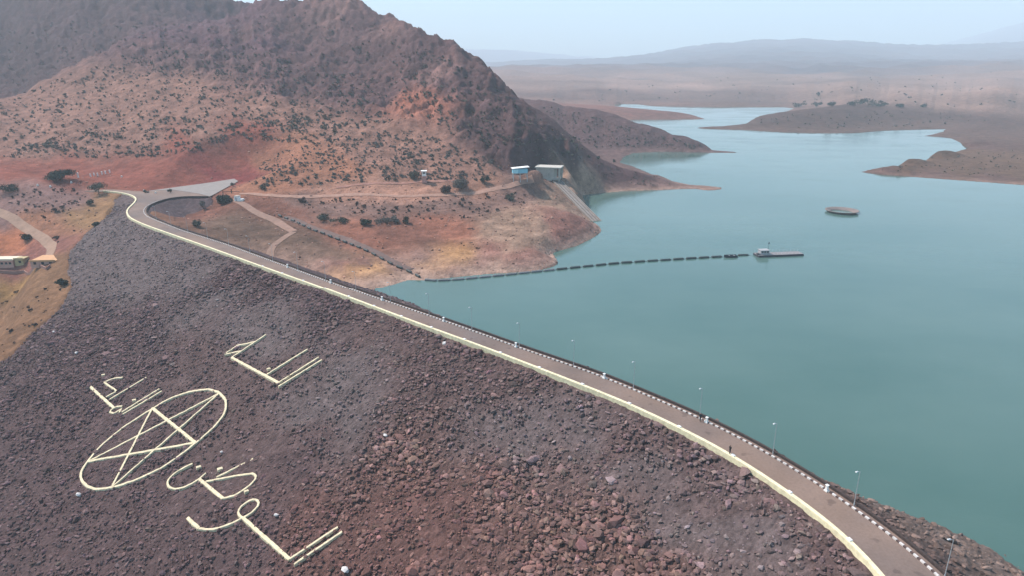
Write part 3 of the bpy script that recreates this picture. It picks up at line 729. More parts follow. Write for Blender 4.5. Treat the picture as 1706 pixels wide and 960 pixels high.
# white marker blocks on both kerbs
def arc(line):
    return np.r_[0, np.cumsum(np.linalg.norm(np.diff(line, axis=0), axis=1))]
def along(line, s):
    S = arc(line); return np.array([np.interp(s, S, line[:, 0]), np.interp(s, S, line[:, 1])]), np.array([np.interp(s + .5, S, line[:, k]) - np.interp(s - .5, S, line[:, k]) for k in (0, 1)])
def s_at(line, p): return arc(line)[nearest_on(line, p)[1]]
mk = MB().box((0, 0, .22), (.5, .74, .70), bev=.05).mesh('marker_block')
Lf = resample(Lc, .5); sL = s_at(Lf, un(1131, 715, 0)); first = True
for i in range(-13, 4):
    p, t = along(Lf, sL + i * 11.7)
    if sL + i * 11.7 < 55: continue
    o = new_obj('marker_block', mk, None, M_white); o.location = (*p, 0); o.rotation_euler = (0, 0, math.atan2(t[1], t[0]) + math.pi / 2)
    tag(o, 'small white concrete block set into the cream parapet', 'marker block', 'white blocks along the cream parapet')
Rf = resample(Rc, .5); sR = s_at(Rf, un(1180, 705, 0))
mk2 = MB().box((0, 0, .10), (.6, .6, .3), bev=.04).box((0, 0, .62), (.36, .36, .80), taper=.85, bev=.04).box((0, 0, 1.06), (.5, .5, .1), bev=.03).mesh('marker_post')
for i in range(-6, 3):
    p, t = along(Rf, sR + i * 24.8)
    if sR + i * 24.8 < 95: continue
    o = new_obj('marker_post', mk2, None, M_white); o.location = (*p, 0); o.rotation_euler = (0, 0, math.atan2(t[1], t[0]))
    tag(o, 'white capped marker post standing on the black and white kerb', 'marker post', 'white posts along the painted kerb')

# street lamps along the lake side
pl = offset(Rf, -.75) if nearest_on(Lc, offset(Rf, -.75)[-20])[0] > nearest_on(Lc, Rf[-20])[0] else offset(Rf, .75)
sg = 1
s0 = s_at(pl, np.array([-34.4 + .5, 177.6 + .4]))
M_head = simple('lamp_white', (.55, .57, .58), .35, .05, 5); M_lens = simple('lamp_lens', (.55, .57, .55), .2, .05, 5)
lamp = None
for i in range(-11, 12):
    s = s0 + i * 15.75
    if s < 60 or s > arc(pl)[-1] - 20: continue
    p, t = along(pl, s); rz = math.atan2(t[1], t[0]) - math.pi / 2   # local +x = right of travel (slope side)
    if lamp is None:
        lamp = thing('street_lamp', (*p, 0), 'slim grey lamp post with a white head on the lake side of the dam road', 'street lamp', rz, 'lamp posts along the dam crest')
        MB().tube((0, 0, -.3), (0, 0, .5), .10, .09, 8).tube((0, 0, .5), (0, 0, 5.9), .052, .036, 8).obj('pole', M_galv, lamp)
        MB().tube((0, 0, 5.85), (.45, 0, 6.05), .035, .03, 6).obj('arm', M_galv, lamp)
        hd = MB().box((.66, 0, 6.08), (.52, .24, .12), taper=.75, bev=.03).obj('lamp_head', M_head, lamp)
        MB().box((.66, 0, 6.0), (.36, .17, .05), bev=.012).obj('lens', M_lens, hd)
    else: dup(lamp, (*p, 0), rz)

# ------------------------------------------------------------------ writing and emblem on the face
M_let = simple('whitewash', (.68, .58, .38), .9, .25, 1.4)
def ribbon(uv, width, closed=False, smooth_n=0):
    P = onslope(np.array(uv)[:, 0], np.array(uv)[:, 1])[:, :2]
    if closed: P = np.vstack([P, P[:1]])
    q = resample(P, .8)
    if smooth_n: q = smooth(q, smooth_n)
    z = dsz(q[:, 0], q[:, 1]); jw = rng.uniform(.86, 1.14, (len(q), 2)); jh = rng.uniform(-.05, .05, len(q))
    mb = MB(); t = np.gradient(q, axis=0); t /= np.linalg.norm(t, axis=1)[:, None]; rt = np.stack([t[:, 1], -t[:, 0]], 1)
    v = []; f = []
    for i in range(len(q)):
        for o_, h_ in ((-width / 2, -.25), (-width / 2, .30), (-width / 2 + .06, .35), (width / 2 - .06, .35), (width / 2, .30), (width / 2, -.25)):
            pp = q[i] + rt[i] * o_ * jw[i, int(o_ > 0)]; h_ = h_ + (jh[i] if h_ > 0 else 0); v.append((pp[0], pp[1], float(dsz(np.array([pp[0]]), np.array([pp[1]]))[0]) + h_))
    k = 6
    for i in range(len(q) - 1):
        for j in range(k): f.append((i * k + j, i * k + (j + 1) % k, i * k + k + (j + 1) % k, i * k + k + j))
    f.append(tuple(range(k - 1, -1, -1))); f.append(tuple(len(v) - k + j for j in range(k)))
    return mb.add(v, f)
def word(name, label, strokes, dots=()):
    c = onslope(*[np.mean([p[k] for s in strokes for p in s[0]]) for k in (0, 1)])[0]
    w = thing(name, tuple(c), label, 'stone lettering' if 'word' in label else 'emblem')
    for s in strokes:
        mb = ribbon(s[0], s[1], *(s[2:4])); mb.v = [(a - c[0], b - c[1], d - c[2]) for a, b, d in mb.v]
        mb.obj('letter_stroke' if 'word' in label else s[4] if len(s) > 4 else 'star_line', M_let, w)
    for u, v, r in dots:
        p = onslope(u, v)[0] - c
        MB().box((p[0], p[1], p[2] + .25), (r, r * .8, .7), rz=.6, bev=.06).obj('letter_dot', M_let, w)
tn, tk = .44, .62
word('stone_word', 'topmost word of pale stone lettering on the dam face, nearest the road', [
    ([(512.5,584),(445,626)], tn), ([(386,598),(464,640)], tk), ([(531,597.5),(464,640)], tn), ([(536,602),(464,646.5)], tn),
    ([(443,560),(386,598)], tn), ([(426.5,571.5),(395,578),(373.5,593),(403,587)], tn)], [(448,618,.9)])
word('stone_word', 'small word of pale stone lettering touching the upper left of the ring emblem', [
    ([(148,644),(190.6,682.5)], tk), ([(204.7,631),(190,632.5),(173.4,639),(195,654),(176.6,664)], tn), ([(244,631),(183,668)], tn),
    ([(265.6,650),(203,689)], tn), ([(269.7,654),(204.7,692.5)], tn), ([(204,679),(194,680),(186,684.5),(183,689),(190,691),(198,687),(203,682),(199,690)], tn)], [(172.5,628,.9), (224,670,.9)])
word('stone_word', 'lowest word of pale stone lettering on the dam face, a round loop in its middle', [
    ([(321,775),(302,783.5),(287,794),(280,801),(278,807),(280,813.5),(290.5,818),(300,817),(308,814),(326,805.5),(343,791)], tn, False, 2),
    ([(333,801),(371,833)], tk), ([(371,833),(393,827.5),(413.6,814),(424,803),(427.5,797),(422,791.5),(402,794),(343,805)], tn), ([(422,767),(361,798)], tn),
    ([(312.5,865.6),(331.5,883)], tk), ([(331.5,883),(345,885),(358,884.6),(381,877),(399,868.5),(419.5,857),(432.6,843.6),(430,835.4),(423,834),(416.5,836),(405,843),(397.5,851),(396,860),(405,865.6)], tn, False, 1),
    ([(405,865.6),(482.5,934.5)], tk), ([(482.5,934.5),(563,881)], tn), ([(490,943),(570,889)], tn)], [(331.5,782,1.0), (367,785,1.1), (411,822.5,.9)])
ring = [(347,651),(364,655),(376,668),(377,682),(372,695),(355,716),(328,739),(300,761),(269,782.5),(230,801),(190.6,814),(162.5,818.4),(145,813),(136,803),(134,793),(136,785.6),(147,770),(160,754),(175,739),(206,714),(230,698),(253,684),(274,671),(294,662),(320,654)]
st = [(254,682),(326,740),(148,771),(186,815),(365,658)]
word('ring_emblem', 'pale stone ring emblem with a five pointed star laid out on the dam face', [
    (ring, .54, True, 2, 'ring'), ([st[0], st[1]], tk), ([st[1], st[2]], .58), ([st[2], st[4]], .46), ([st[4], st[3]], .46), ([st[3], st[0]], .52)])

# pale boulders and litter on the face
M_wrock = simple('pale_rock', (.66, .62, .58), .9, .2, 2)
def rock(name, loc, s, m, label, cat, group=None, seed=0):
    r_ = np.random.default_rng(seed); v = ico * (1 + r_.uniform(-.25, .25, (12, 1))) * np.array([s, s * .75, s * .6])
    o = MB().add(v, [tuple(f) for f in icof]).obj(name, m); o.location = loc; o.rotation_euler = (0, 0, r_.uniform(0, 6)); return tag(o, label, cat, group)
for k, (u, v, s, lb) in enumerate([(740,575,.8,'pale boulder on the dark rubble just below the cream parapet'), (128,590,.7,'small pale boulder near the left edge of the rubble face'),
        (131,827,.75,'pale boulder just below the ring emblem'), (460,861,.6,'pale boulder right of the lowest stone word loop'), (575,952,.8,'pale boulder below the right end of the lowest stone word'),
        (643,728,.55,'pale boulder alone on the rubble right of the ring emblem'), (370,756,.45,'small pale boulder between the ring emblem and the lowest word'), (90,555,.5,'pale boulder close to the sandy plain at the toe of the dam')]):
    p = onslope(u, v)[0]; rock('pale_boulder', (p[0], p[1], p[2] + .3), s, M_wrock, lb, 'boulder', None, k)

# ------------------------------------------------------------------ tracks
M_track = attr_mat('pale_dirt', [(.5, .85, 1.15)], [])
def track(name, uv, width, rgb, lift=.12):
    P = np.array([hit(u, v)[:2] for u, v in uv]); q = smooth(resample(P, 2.0), 4); hw = width / 2
    rows = [offset(q, o_) for o_ in np.linspace(-hw, hw, 5)]
    V = np.stack([np.c_[r, ground(r[:, 0], r[:, 1]) + lift] for r in rows], 1); n, m_ = V.shape[:2]
    V[:, 1:-1, 2] += .04
    i = np.arange(n * m_).reshape(n, m_); Q = np.stack([i[:-1, :-1], i[:-1, 1:], i[1:, 1:], i[1:, :-1]], -1).reshape(-1, 4)
    c = np.tile(srgb(*rgb), (n * m_, 1)) * (.82 + .08 * perlin(V[..., 0].ravel() / 5, V[..., 1].ravel() / 5, 3))[:, None]
    return tag(big_mesh(name, V.reshape(-1, 3), Q, M_track, c), kind='structure')
track('dirt_track', [(-30,344),(0,353.6),(20,362),(47,382),(72,395.6),(86.7,408),(85,418),(78,432)], 4.2, (166,152,136))
track('dirt_track', [(386,331),(424,352.7),(459,366),(489,385)], 3.6, (160,144,132), .14)
track('dirt_track', [(489,386),(462,404),(448,418),(451,430)], 3.2, (156,142,130), .16)
track('dirt_track', [(400,322),(440,325),(478,327),(560,325.6),(668,327),(740,325),(800,320),(840,312),(868,303),(888,297)], 3.2, (176,154,140), .18)
track('dirt_track', [(560,312),(640,305),(700,302),(760,300)], 2.0, (170,140,128), .2)
track('gravel_strip', [(474,362),(497,369),(523,381),(554,391),(582,401),(604,410),(634,424),(659,439),(684,449)], 3.6, (126,117,113), .2)

# ------------------------------------------------------------------ floating boom
M_float = simple('weathered_float', (.050, .062, .060), .6, .3, 1.5); M_floatg = simple('grey_float', (.17, .17, .17), .7, .2, 1.5)
M_chain = simple('rusty_chain', (.10, .08, .07), .8, .2, 4)
def float_thing(m, label, group):
    o = thing('boom_float', (0, 0, 0), label, 'boom float', 0, group)
    prof = [(0.02, -2.15), (.42, -2.15), (.56, -2.0), (.56, -1.2), (.60, -1.15), (.60, -1.05), (.56, -1.0), (.56, 1.0), (.60, 1.05), (.60, 1.15), (.56, 1.2), (.56, 2.0), (.42, 2.15), (.02, 2.15)]
    b = MB().lathe(prof, 10); b.v = [(z_, x_, y_) for x_, y_, z_ in b.v]
    b.obj('drum', m, o); MB().tube((2.15, 0, 0), (3.1, 0, -.05), .07, .07, 6).obj('link', M_chain, o); return o
fl_w = float_thing(M_float, 'dark cylindrical boom float riding on the open lake in the long barrier line', 'floats of the barrier afloat')
fl_s = float_thing(M_floatg, 'grey boom float lying along the waterline below the eroded bank', 'floats along the waterline')
fl_l = float_thing(M_float, 'dark boom float lying dry on the bank in the line running down to the water', 'floats lying on the bank')
fl_l.scale = (.62, .85, .85)
used_f = set()
def place_floats(proto, uv, pitch, wz=None):
    P = un(np.array(uv)[:, 0], np.array(uv)[:, 1], WZ) if wz is not None else np.array([hit(u, v)[:2] for u, v in uv])
    q = resample(P, pitch)
    for a, b in zip(q[:-1], q[1:]):
        za = wz if wz is not None else float(ground(*a)) + .5; zb = wz if wz is not None else float(ground(*b)) + .5
        o = proto if id(proto) not in used_f else dup(proto); used_f.add(id(proto))
        mid = (a + b) / 2; jit = 0 if wz is None else random.uniform(-.05, .05)
        o.location = (mid[0], mid[1], (za + zb) / 2 + jit)
        o.rotation_euler = (0, -math.atan2(zb - za, np.linalg.norm(b - a)), math.atan2(b[1] - a[1], b[0] - a[0]) + random.uniform(-.05, .05))
place_floats(fl_l, [(462,358),(470,362),(492,369.5),(518,382.5),(549,393.5),(575.5,403.5),(597.5,412.5),(628,427),(653,441),(679.5,451.5),(703,464.5)], 5.3)
place_floats(fl_s, [(706,466.5),(735,468),(768,465.4),(830,459.5),(880,454),(925,449.3)], 5.3, WZ + .15)
place_floats(fl_w, [(925,449.3),(980,443.5),(1030,438.4),(1100,433.6),(1160,430),(1204,427.4)], 5.45, WZ + .15)

# work barge and skiff
pw = lambda u, v, z=WZ: np.array([*un(u, v, z), z])
b0, b1 = pw(1259, 426), pw(1334, 423); ax = math.atan2(b1[1] - b0[1], b1[0] - b0[0]); Lb = np.linalg.norm(b1 - b0)
M_hull = simple('dark_hull', (.045, .045, .055), .6, .25, 1); M_cabin = simple('cabin_paint', (.34, .34, .345), .7, .15, 2); M_deck = simple('grey_deck', (.24, .22, .22), .8, .15, 1); M_win = simple('dark_glass', (.03, .035, .04), .15, .1, 2)
bg = thing('work_barge', tuple((b0 + b1) / 2), 'long low work barge with a white cabin and thin mast at the boom end', 'barge', ax)
MB().box((0, 0, .25), (Lb, 4.6, .9), bev=.12).obj('hull', M_hull, bg)
MB().box((0, 0, .76), (Lb - .3, 4.3, .12), bev=.02).obj('deck', M_deck, bg)
cb_ = MB().box((-Lb * .33, .2, 1.62), (3.6, 2.6, 1.65), bev=.05).obj('cabin', M_cabin, bg)
MB().box((-Lb * .33, .2, 2.52), (4.0, 3.0, .14), bev=.03).obj('roof', M_cabin, cb_)
for i in range(3): MB().box((-Lb * .33 - 1.1 + i * 1.1, -1.11, 1.85), (.7, .06, .6), bev=.01).obj('window', M_win, cb_)
MB().tube((-Lb * .33 + 1.9, .2, .8), (-Lb * .33 + 1.9, .2, 5.6), .07, .05, 6).box((-Lb * .33 + 1.9, .2, 5.2), (.5, .1, .7)).obj('mast', M_hull, bg)
mb = MB()
for yy_ in (-2.1, 2.1):
    for i in range(13):
        xx_ = -Lb / 2 + .3 + i * (Lb - .6) / 12; mb.tube((xx_, yy_, .8), (xx_, yy_, 1.8), .03, .03, 5)
    for zz_ in (1.3, 1.8): mb.tube((-Lb / 2 + .3, yy_, zz_), (Lb / 2 - .3, yy_, zz_), .03, .03, 5)
mb.obj('guard_rail', M_head, bg)
MB().box((-Lb * .47, -.9, 1.1), (1.2, 1.4, .6), bev=.08).obj('winch', M_hull, bg)
p = pw(1237, 425.2); q = pw(1250, 424.6)
def boat(loc, rz, label, L, W, h, mh, mi):
    o = thing('skiff', loc, label, 'boat', rz); v = []; f = []
    st_ = [(-.5, .85, 0), (-.2, 1, 0), (.15, .95, .03), (.38, .6, .12), (.5, .08, .3)]
    for xs, ws, rise in st_:
        hw = W / 2 * ws; x_ = xs * L
        for yv, zv in ((-hw, h + rise), (-hw * .7, -.15), (hw * .7, -.15), (hw, h + rise), (hw * .86, h + rise), (hw * .6, .08), (-hw * .6, .08), (-hw * .86, h + rise)): v.append((x_, yv, zv))
    for i in range(4):
        for j in range(8): f.append((i * 8 + j, i * 8 + (j + 1) % 8, i * 8 + 8 + (j + 1) % 8, i * 8 + 8 + j))
    f.append((0, 1, 2, 3, 4, 5, 6, 7)); f.append(tuple(32 + j for j in range(7, -1, -1)))
    MB().add(v, f).obj('hull', mh, o)
    for xs in (-.28, .08): MB().box((xs * L, 0, h * .7), (.35, W * .78, .07), bev=.015).obj('seat', mi, o)
boat(tuple(pw(1217, 427.8) + np.array([0, 0, .1])), ax + math.pi, 'small open boat with pale gunwales moored in the boom line beside the barge', 5.6, 1.9, .75, M_hull, M_head)
o = dup(fl_w, tuple(pw(1238, 425) + np.array([0, 0, .1])), ax, 'dark boom float lying between the open boat and the work barge'); del o['group']

# bell-mouth spillway rim in the lake
c = pw(1412, 357); dist = c[1]; c = c + np.array([0, 6.5, 0])
bm_ = thing('bellmouth_spillway', tuple(c), 'round concrete bell mouth spillway rim standing out of the lake', 'spillway')
M_bell = simple('stained_concrete', (.150, .112, .095), .9, .3, .5)
rr_ = 26 * c[1] * 1.02 / F
MB().lathe([(rr_ * .80, -4), (rr_ * .82, .2), (rr_ * .90, .6), (rr_ * .99, .95), (rr_, 1.15)], 40).obj('outer_wall', M_bell, bm_)
MB().lathe([(rr_, 1.15), (rr_ * .99, 1.24), (rr_ * .93, 1.24), (rr_ * .85, 1.0), (rr_ * .7, .4), (rr_ * .6, -.5), (rr_ * .45, -4)], 40).obj('rim', simple('rim_concrete', (.20, .16, .145), .9, .2, .6), bm_)

# ------------------------------------------------------------------ buildings
# intake gate house with its inclined ramp
g = np.array([*un(909, 299.5, 2.0), 2.0]); sc_m = F / math.hypot(g[1], H) 
gh = thing('gate_house', tuple(g), 'square beige concrete gate house at the top of the intake ramp', 'building', R_(-14))
MB().box((-.6, 5, 3.2), (10.2, 8, 6.4), bev=.05).obj('wall', M_conc, gh)
MB().box((1.0, 5, 6.75), (14.6, 9.4, .6), bev=.06).obj('roof', simple('pale_concrete', (.50, .47, .41), .9, .12, .6), gh)
for xo in (7.4,): MB().box((xo, 1.2, 2.8), (.9, .9, 7.0), bev=.04).obj('column', M_conc, gh)
MB().box((7.4, 8.6, 2.8), (.9, .9, 7.0), bev=.04).obj('column', M_conc, gh)
MB().box((5.9, 5, .1), (3.0, 8, .5), bev=.03).obj('landing', M_conc, gh)
MB().box((5.7, .9, .9), (2.4, .12, 1.1)).obj('rail_panel', M_conc, gh)
MB().box((-.4, .55, -.15), (7.2, .9, .5), bev=.04).obj('ledge', M_conc, gh)
MB().box((1.5, .965, 3.0), (.9, .06, 1.2)).obj('shutter', simple('dull_shutter', (.3, .29, .26), .7, .1, 3), gh)
# ramp
r0 = np.array([*un(928, 302, 1.2), 1.2]); r1 = np.array([*un(995, 370, WZ - .6), WZ - .6]); dv = r1 - r0; Lr = np.linalg.norm(dv[:2]); rzr = math.atan2(dv[1], dv[0])
rp = thing('intake_ramp', tuple(r0), 'straight concrete ramp running down the bank from the gate house into the lake', 'ramp', rzr)
v = []
for i in range(9):
    t = i / 8; x_ = t * Lr; z_ = dv[2] * t
    for y_, dz in ((-2.6, -3.5), (-2.6, .75), (-2.1, .75), (-2.1, .25), (2.1, .25), (2.1, .75), (2.6, .75), (2.6, -3.5)): v.append((x_, y_, z_ + dz))
f = [(i * 8 + j, i * 8 + (j + 1) % 8, i * 8 + 8 + (j + 1) % 8, i * 8 + 8 + j) for i in range(8) for j in range(8)] + [(7, 6, 5, 4, 3, 2, 1, 0), tuple(64 + j for j in range(8))]
MB().add(v, f).obj('ramp_slab', simple('ramp_concrete', (.25, .22, .195), .95, .2, .4), rp)
for y_ in (-.9, .9): MB().add([(0, y_ - .09, .24), (Lr, y_ - .09, dv[2] + .24), (Lr, y_ + .09, dv[2] + .24), (0, y_ + .09, .24), (0, y_ - .09, .42), (Lr, y_ - .09, dv[2] + .42), (Lr, y_ + .09, dv[2] + .42), (0, y_ + .09, .42)], [(3, 2, 1, 0), (4, 5, 6, 7), (0, 1, 5, 4), (1, 2, 6, 5), (2, 3, 7, 6), (3, 0, 4, 7)]).obj('rail', M_chain, rp)
# blue cabin on posts
g = np.array([*hit(866, 300)]); M_blue = simple('pale_blue_panel', (.22, .50, .62), .6, .1, 1)
bc = thing('blue_cabin', tuple(g), 'pale blue raised cabin with a white sloping roof beside the gate house', 'cabin', R_(10))
bw = MB().box((0, 0, 5.1), (7.6, 3.6, 2.2), bev=.03).obj('wall', M_blue, bc)
MB().box((-2.4, -1.815, 5.0), (2.4, .06, 1.7), bev=.01).obj('window', simple('window_pale', (.42, .72, .80), .3, .05, 2), bw)
MB().add([(-4.4, -2.4, 6.3), (4.6, -2.4, 7.0), (4.6, 2.4, 7.0), (-4.4, 2.4, 6.3), (-4.4, -2.4, 6.5), (4.6, -2.4, 7.2), (4.6, 2.4, 7.2), (-4.4, 2.4, 6.5)], [(3, 2, 1, 0), (4, 5, 6, 7), (0, 1, 5, 4), (1, 2, 6, 5), (2, 3, 7, 6), (3, 0, 4, 7)]).obj('roof', M_white, bc)
MB().box((0, 0, 3.9), (7.8, 3.8, .2)).obj('floor_slab', M_conc, bc)
for xo in (-3.6, 0, 3.6):
    for yo in (-1.6, 1.6): MB().box((xo, yo, 1.6), (.3, .3, 4.6)).obj('post', M_galv, bc)
# guard tower
g = hit(707, 303); M_pink = simple('pink_plaster', (.46, .24, .20), .9, .12, 1)
gt = thing('guard_tower', tuple(g), 'small white topped guard tower on a reddish base above the dirt track', 'tower', R_(8))
MB().box((0, 0, 1.5), (2.5, 2.5, 3.6), taper=.86, bev=.04).obj('base', M_pink, gt)
cb2 = MB().box((0, 0, 4.4), (2.1, 2.1, 2.4), bev=.03).obj('cabin', M_white, gt)
for a_, (xo, yo) in enumerate(((0, -1.06), (-1.06, 0), (1.06, 0), (0, 1.06))): MB().box((xo, yo, 4.9), (1.3 if xo == 0 else .05, 1.3 if yo == 0 else .05, .8)).obj('window', M_win, cb2)
MB().box((0, 0, 5.85), (3.1, 3.1, .3), bev=.05).obj('roof', M_white, gt)
# white hut
g = hit(398, 334)
wh = thing('white_hut', tuple(g), 'little white block hut with a lower annexe beside the dirt track bend', 'hut', R_(-12))
MB().box((-.7, 0, 1.1), (2.0, 2.2, 2.6), bev=.04).obj('wall', M_white, wh); MB().box((1.35, 0, .45), (2.1, 2.2, 1.3), bev=.04).obj('annexe', M_white, wh); MB().box((-.7, 0, 2.46), (2.3, 2.5, .12)).obj('roof', M_conc, wh)
MB().box((-.7, -1.11, .95), (.8, .05, 1.8)).obj('door', M_galv, wh)
# barrier bar
g = hit(385, 321.5)
br = thing('barrier_gate', tuple(g), 'dark horizontal barrier bar at the edge of the gravel yard', 'barrier', R_(2))
MB().tube((-4.4, 0, .9), (4.4, 0, .95), .16, .14, 8).obj('bar', M_dark, br); MB().box((.3, 0, .9), (.35, .35, 2.6), bev=.03).obj('post', M_dark, br); MB().box((-4.1, 0, .3), (.25, .25, 1.4)).obj('rest', M_dark, br)
# pink house at the left edge
def house(u, v, L, D, Hh, label, name, mw, mr, rz, wins):
    g = hit(u, v); o = thing(name, tuple(g), label, 'house', rz)
    w_ = MB().box((0, D / 2, Hh / 2 - .5), (L, D, Hh + 1.0), bev=.03).obj('wall', mw, o)
    MB().box((0, D / 2, Hh + .12), (L + .5, D + .5, .3), bev=.03).obj('roof', mr, o)
    MB().box((0, .15 - .3, Hh + .45), (L + .5, .25, .5)).obj('roof_parapet', mr, o)
    for xw in wins:
        wn = MB().box((xw, -.03, Hh * .62), (1.0, .08, 1.0)).obj('window', M_win, o); MB().box((xw, -.06, Hh * .62 - .58), (1.2, .2, .1)).obj('sill', mr, wn)
    return o
M_pinkw = simple('pink_wall', (.52, .30, .24), .9, .12, .8); M_cremr = simple('cream_roof', (.70, .60, .46), .9, .1, .8); M_orr = simple('orange_roof', (.56, .32, .17), .9, .12, .6); M_yel = simple('ochre_wall', (.44, .36, .20), .9, .15, .8)
house(2, 446, 11, 6, 3.4, 'pink walled house with a cream flat roof and small dark windows', 'pink_house', M_pinkw, M_cremr, R_(2), (-1.2, .7, 2.6, 4.2))
house(33, 442, 3.6, 4, 2.8, 'small ochre annexe standing right of the pink house', 'ochre_annexe', M_yel, M_yel, R_(2), (.4,))
house(72, 442, 9.5, 9, 1.7, 'low building with a broad flat orange roof near the toe of the dam', 'orange_roofed_house', M_pinkw, M_orr, R_(4), (-3, 0, 3))
# compound wall
P = np.array([hit(u, v) for u, v in [(-40,455),(0,453.5),(40,452.5),(78,449.5),(84,444)]]); q = resample(P, 2.5); q[:, 2] = ground(q[:, 0], q[:, 1])
o = MB().sweep(q, [(.2, -.6), (.2, 1.1), (-.2, 1.1), (-.2, -.6)]).obj('compound_wall', simple('mud_wall', (.30, .17, .14), .95, .15, .8)); tag(o, 'low reddish compound wall in front of the pink house', 'wall')

# white posts and stones in the red cut
pm = MB().box((0, 0, .55), (.5, .5, 1.9), taper=.8, bev=.05).box((0, 0, 1.6), (.7, .7, .2), bev=.03).mesh('white_post')
for u, v in [(151,294),(157,292.5),(163,292.5),(170,290),(176,289),(183,287.5)]:
    o = new_obj('white_post', pm, None, M_white); o.location = hit(u, v); tag(o, 'slim white post in the slanting row on the red earth', 'post', 'row of white posts on the red earth')
o = new_obj('white_post', pm, None, M_white); o.location = hit(130.5, 295.5); o.scale = (1.3, 1.3, 1.6); tag(o, 'taller white post right beside the big dark tree on the red earth', 'post')
for k, (u, v, lb) in enumerate([(203,294.5,'white stone block alone on the red earth right of the post row'), (119,304.5,'white stone block below the big dark tree'), (150,312.5,'white stone block left of the spreading roadside tree'), (63,309,'white stone block at the end of the dark hedge line on the left'), (84,311,'white stone block on the grey ground near the left hedge')]):
    g = hit(u, v); o = MB().box((0, 0, .35), (.8, .75, 1.1), taper=.85, bev=.12).obj('white_block', M_wrock); o.location = g; tag(o, lb, 'stone block')
for k, (u, v, lb) in enumerate([(240,317.5,'white stone block beside the left shrub on the junction'), (279,317.5,'white stone block beside the right shrub on the junction'), (259.5,321,'white stone block lying low in the middle of the junction')]):
    g = un(u, v, 0); o = MB().box((0, 0, .3), (.8, .7, .7), taper=.85, bev=.1).obj('white_block', M_wrock); o.location = (*g, 0); tag(o, lb, 'stone block')

# ------------------------------------------------------------------ vegetation
def leaf_mat(name, c):
    m, nt, b = mat(name); ge = nt.nodes.new('ShaderNodeNewGeometry'); n = noise_node(nt, 1.3, 3, .6, vec=ge.outputs['Position'])
    nt.links.new(ramp(nt, n.outputs['Fac'], .3, .7, tuple(x * .65 for x in c), tuple(x * 1.4 for x in c)), b.inputs['Base Color'])
    b.inputs['Roughness'].default_value = .8; b.inputs['Specular IOR Level'].default_value = .15; return m
M_leafd = leaf_mat('dark_foliage', (.022, .034, .022)); M_leafg = leaf_mat('green_foliage', (.074, .074, .054)); M_leafb = leaf_mat('grey_foliage', (.120, .108, .092)); M_leafs = leaf_mat('straw_foliage', (.175, .148, .112)); M_leafr = leaf_mat('brown_foliage', (.060, .042, .034))
M_bark = simple('bark', (.10, .075, .055), .95, .25, 3)
def crown_np(w, h, n, leaf, lobes, r_, base=.12):
    """leaf triangles through an uneven, lobed volume; returns verts, faces"""
    L = []
    for _ in range(lobes):
        a = r_.uniform(0, 6.28); rr = r_.uniform(.12, .62) ** .8
        L.append((math.cos(a) * rr * .5 * w, math.sin(a) * rr * .5 * w, h * (base + .16 + (.72 - base) * r_.uniform(0, 1) * (1 - .55 * rr)), w * r_.uniform(.17, .28), h * r_.uniform(.18, .30)))
    L = np.array(L); k = r_.integers(0, lobes, n); d = r_.normal(size=(n, 3)); d /= np.linalg.norm(d, axis=1)[:, None]; rad = r_.random(n) ** .4
    P = L[k, :3] + d * rad[:, None] * np.stack([L[k, 3], L[k, 3], L[k, 4]], 1)
    P[:, 2] = np.maximum(P[:, 2], h * base * .6)
    t1 = r_.normal(size=(n, 3)); t1 /= np.linalg.norm(t1, axis=1)[:, None]; t2 = np.cross(t1, d + r_.normal(0, .4, (n, 3))); t2 /= np.linalg.norm(t2, axis=1)[:, None] + 1e-6
    s = leaf * r_.uniform(.6, 1.3, n)[:, None]
    V = np.stack([P - t1 * s, P + t1 * s * .6 + t2 * s * .8, P + t1 * s * .3 - t2 * s * .9], 1).reshape(-1, 3)
    return V, np.arange(3 * n).reshape(-1, 3)
def np_mesh(name, V, Fc, m):
    o = big_mesh(name, V, Fc, m); me = o.data; bpy.data.objects.remove(o); return me
def tree(name, u, v, w, h, label, m, n=900, leaf=.28, lobes=9, trunk=True, cat='tree', seed=1, base=.14, loc=None):
    g = loc if loc is not None else hit(u, v); r_ = np.random.default_rng(seed); o = thing(name, tuple(g), label, cat)
    V, Fc = crown_np(w, h, n, leaf, lobes, r_, base)
    me = np_mesh('crown', V, Fc, m); new_obj('crown', me, o)
    mb = MB(); th = h * (.45 if trunk else .25); r0_ = .035 * h + .03
    mb.tube((0, 0, -.4), (0, 0, th), r0_, r0_ * .6, 7)
    for k in range(4):
        a = r_.uniform(0, 6.28); mb.tube((0, 0, th * r_.uniform(.55, .95)), (math.cos(a) * w * .28, math.sin(a) * w * .28, h * r_.uniform(.55, .78)), r0_ * .45, r0_ * .15, 5)
    mb.obj('trunk', M_bark, o); return o
mpp = lambda u, v: hit(u, v)[1] / math.cos(PITCH) / F * 1.0
def T(name, u, v, wp, hp, label, m, seed, **kw):
    g = hit(u, v); k = (g[1] * math.cos(PITCH) + (H - g[2]) * math.sin(PITCH)) / F
    return tree(name, u, v, wp * k * 1.15, hp * k * 1.05, label, m, seed=seed, **kw)
T('dense_tree', 103, 300, 40, 19, 'broad dark dense tree alone on the red earth', M_leafd, 1, n=2600, leaf=.42, lobes=16, trunk=False, base=.05)
T('spreading_tree', 165, 323, 26, 19, 'spreading olive green tree with a bare trunk beside the road end', M_leafg, 2, n=900, leaf=.33, lobes=8, base=.3)
T('domed_tree', 373, 337, 25, 14, 'dark green domed tree at the corner of the gravel yard', M_leafd, 3, n=2000, leaf=.36, lobes=12, trunk=False, base=.05)
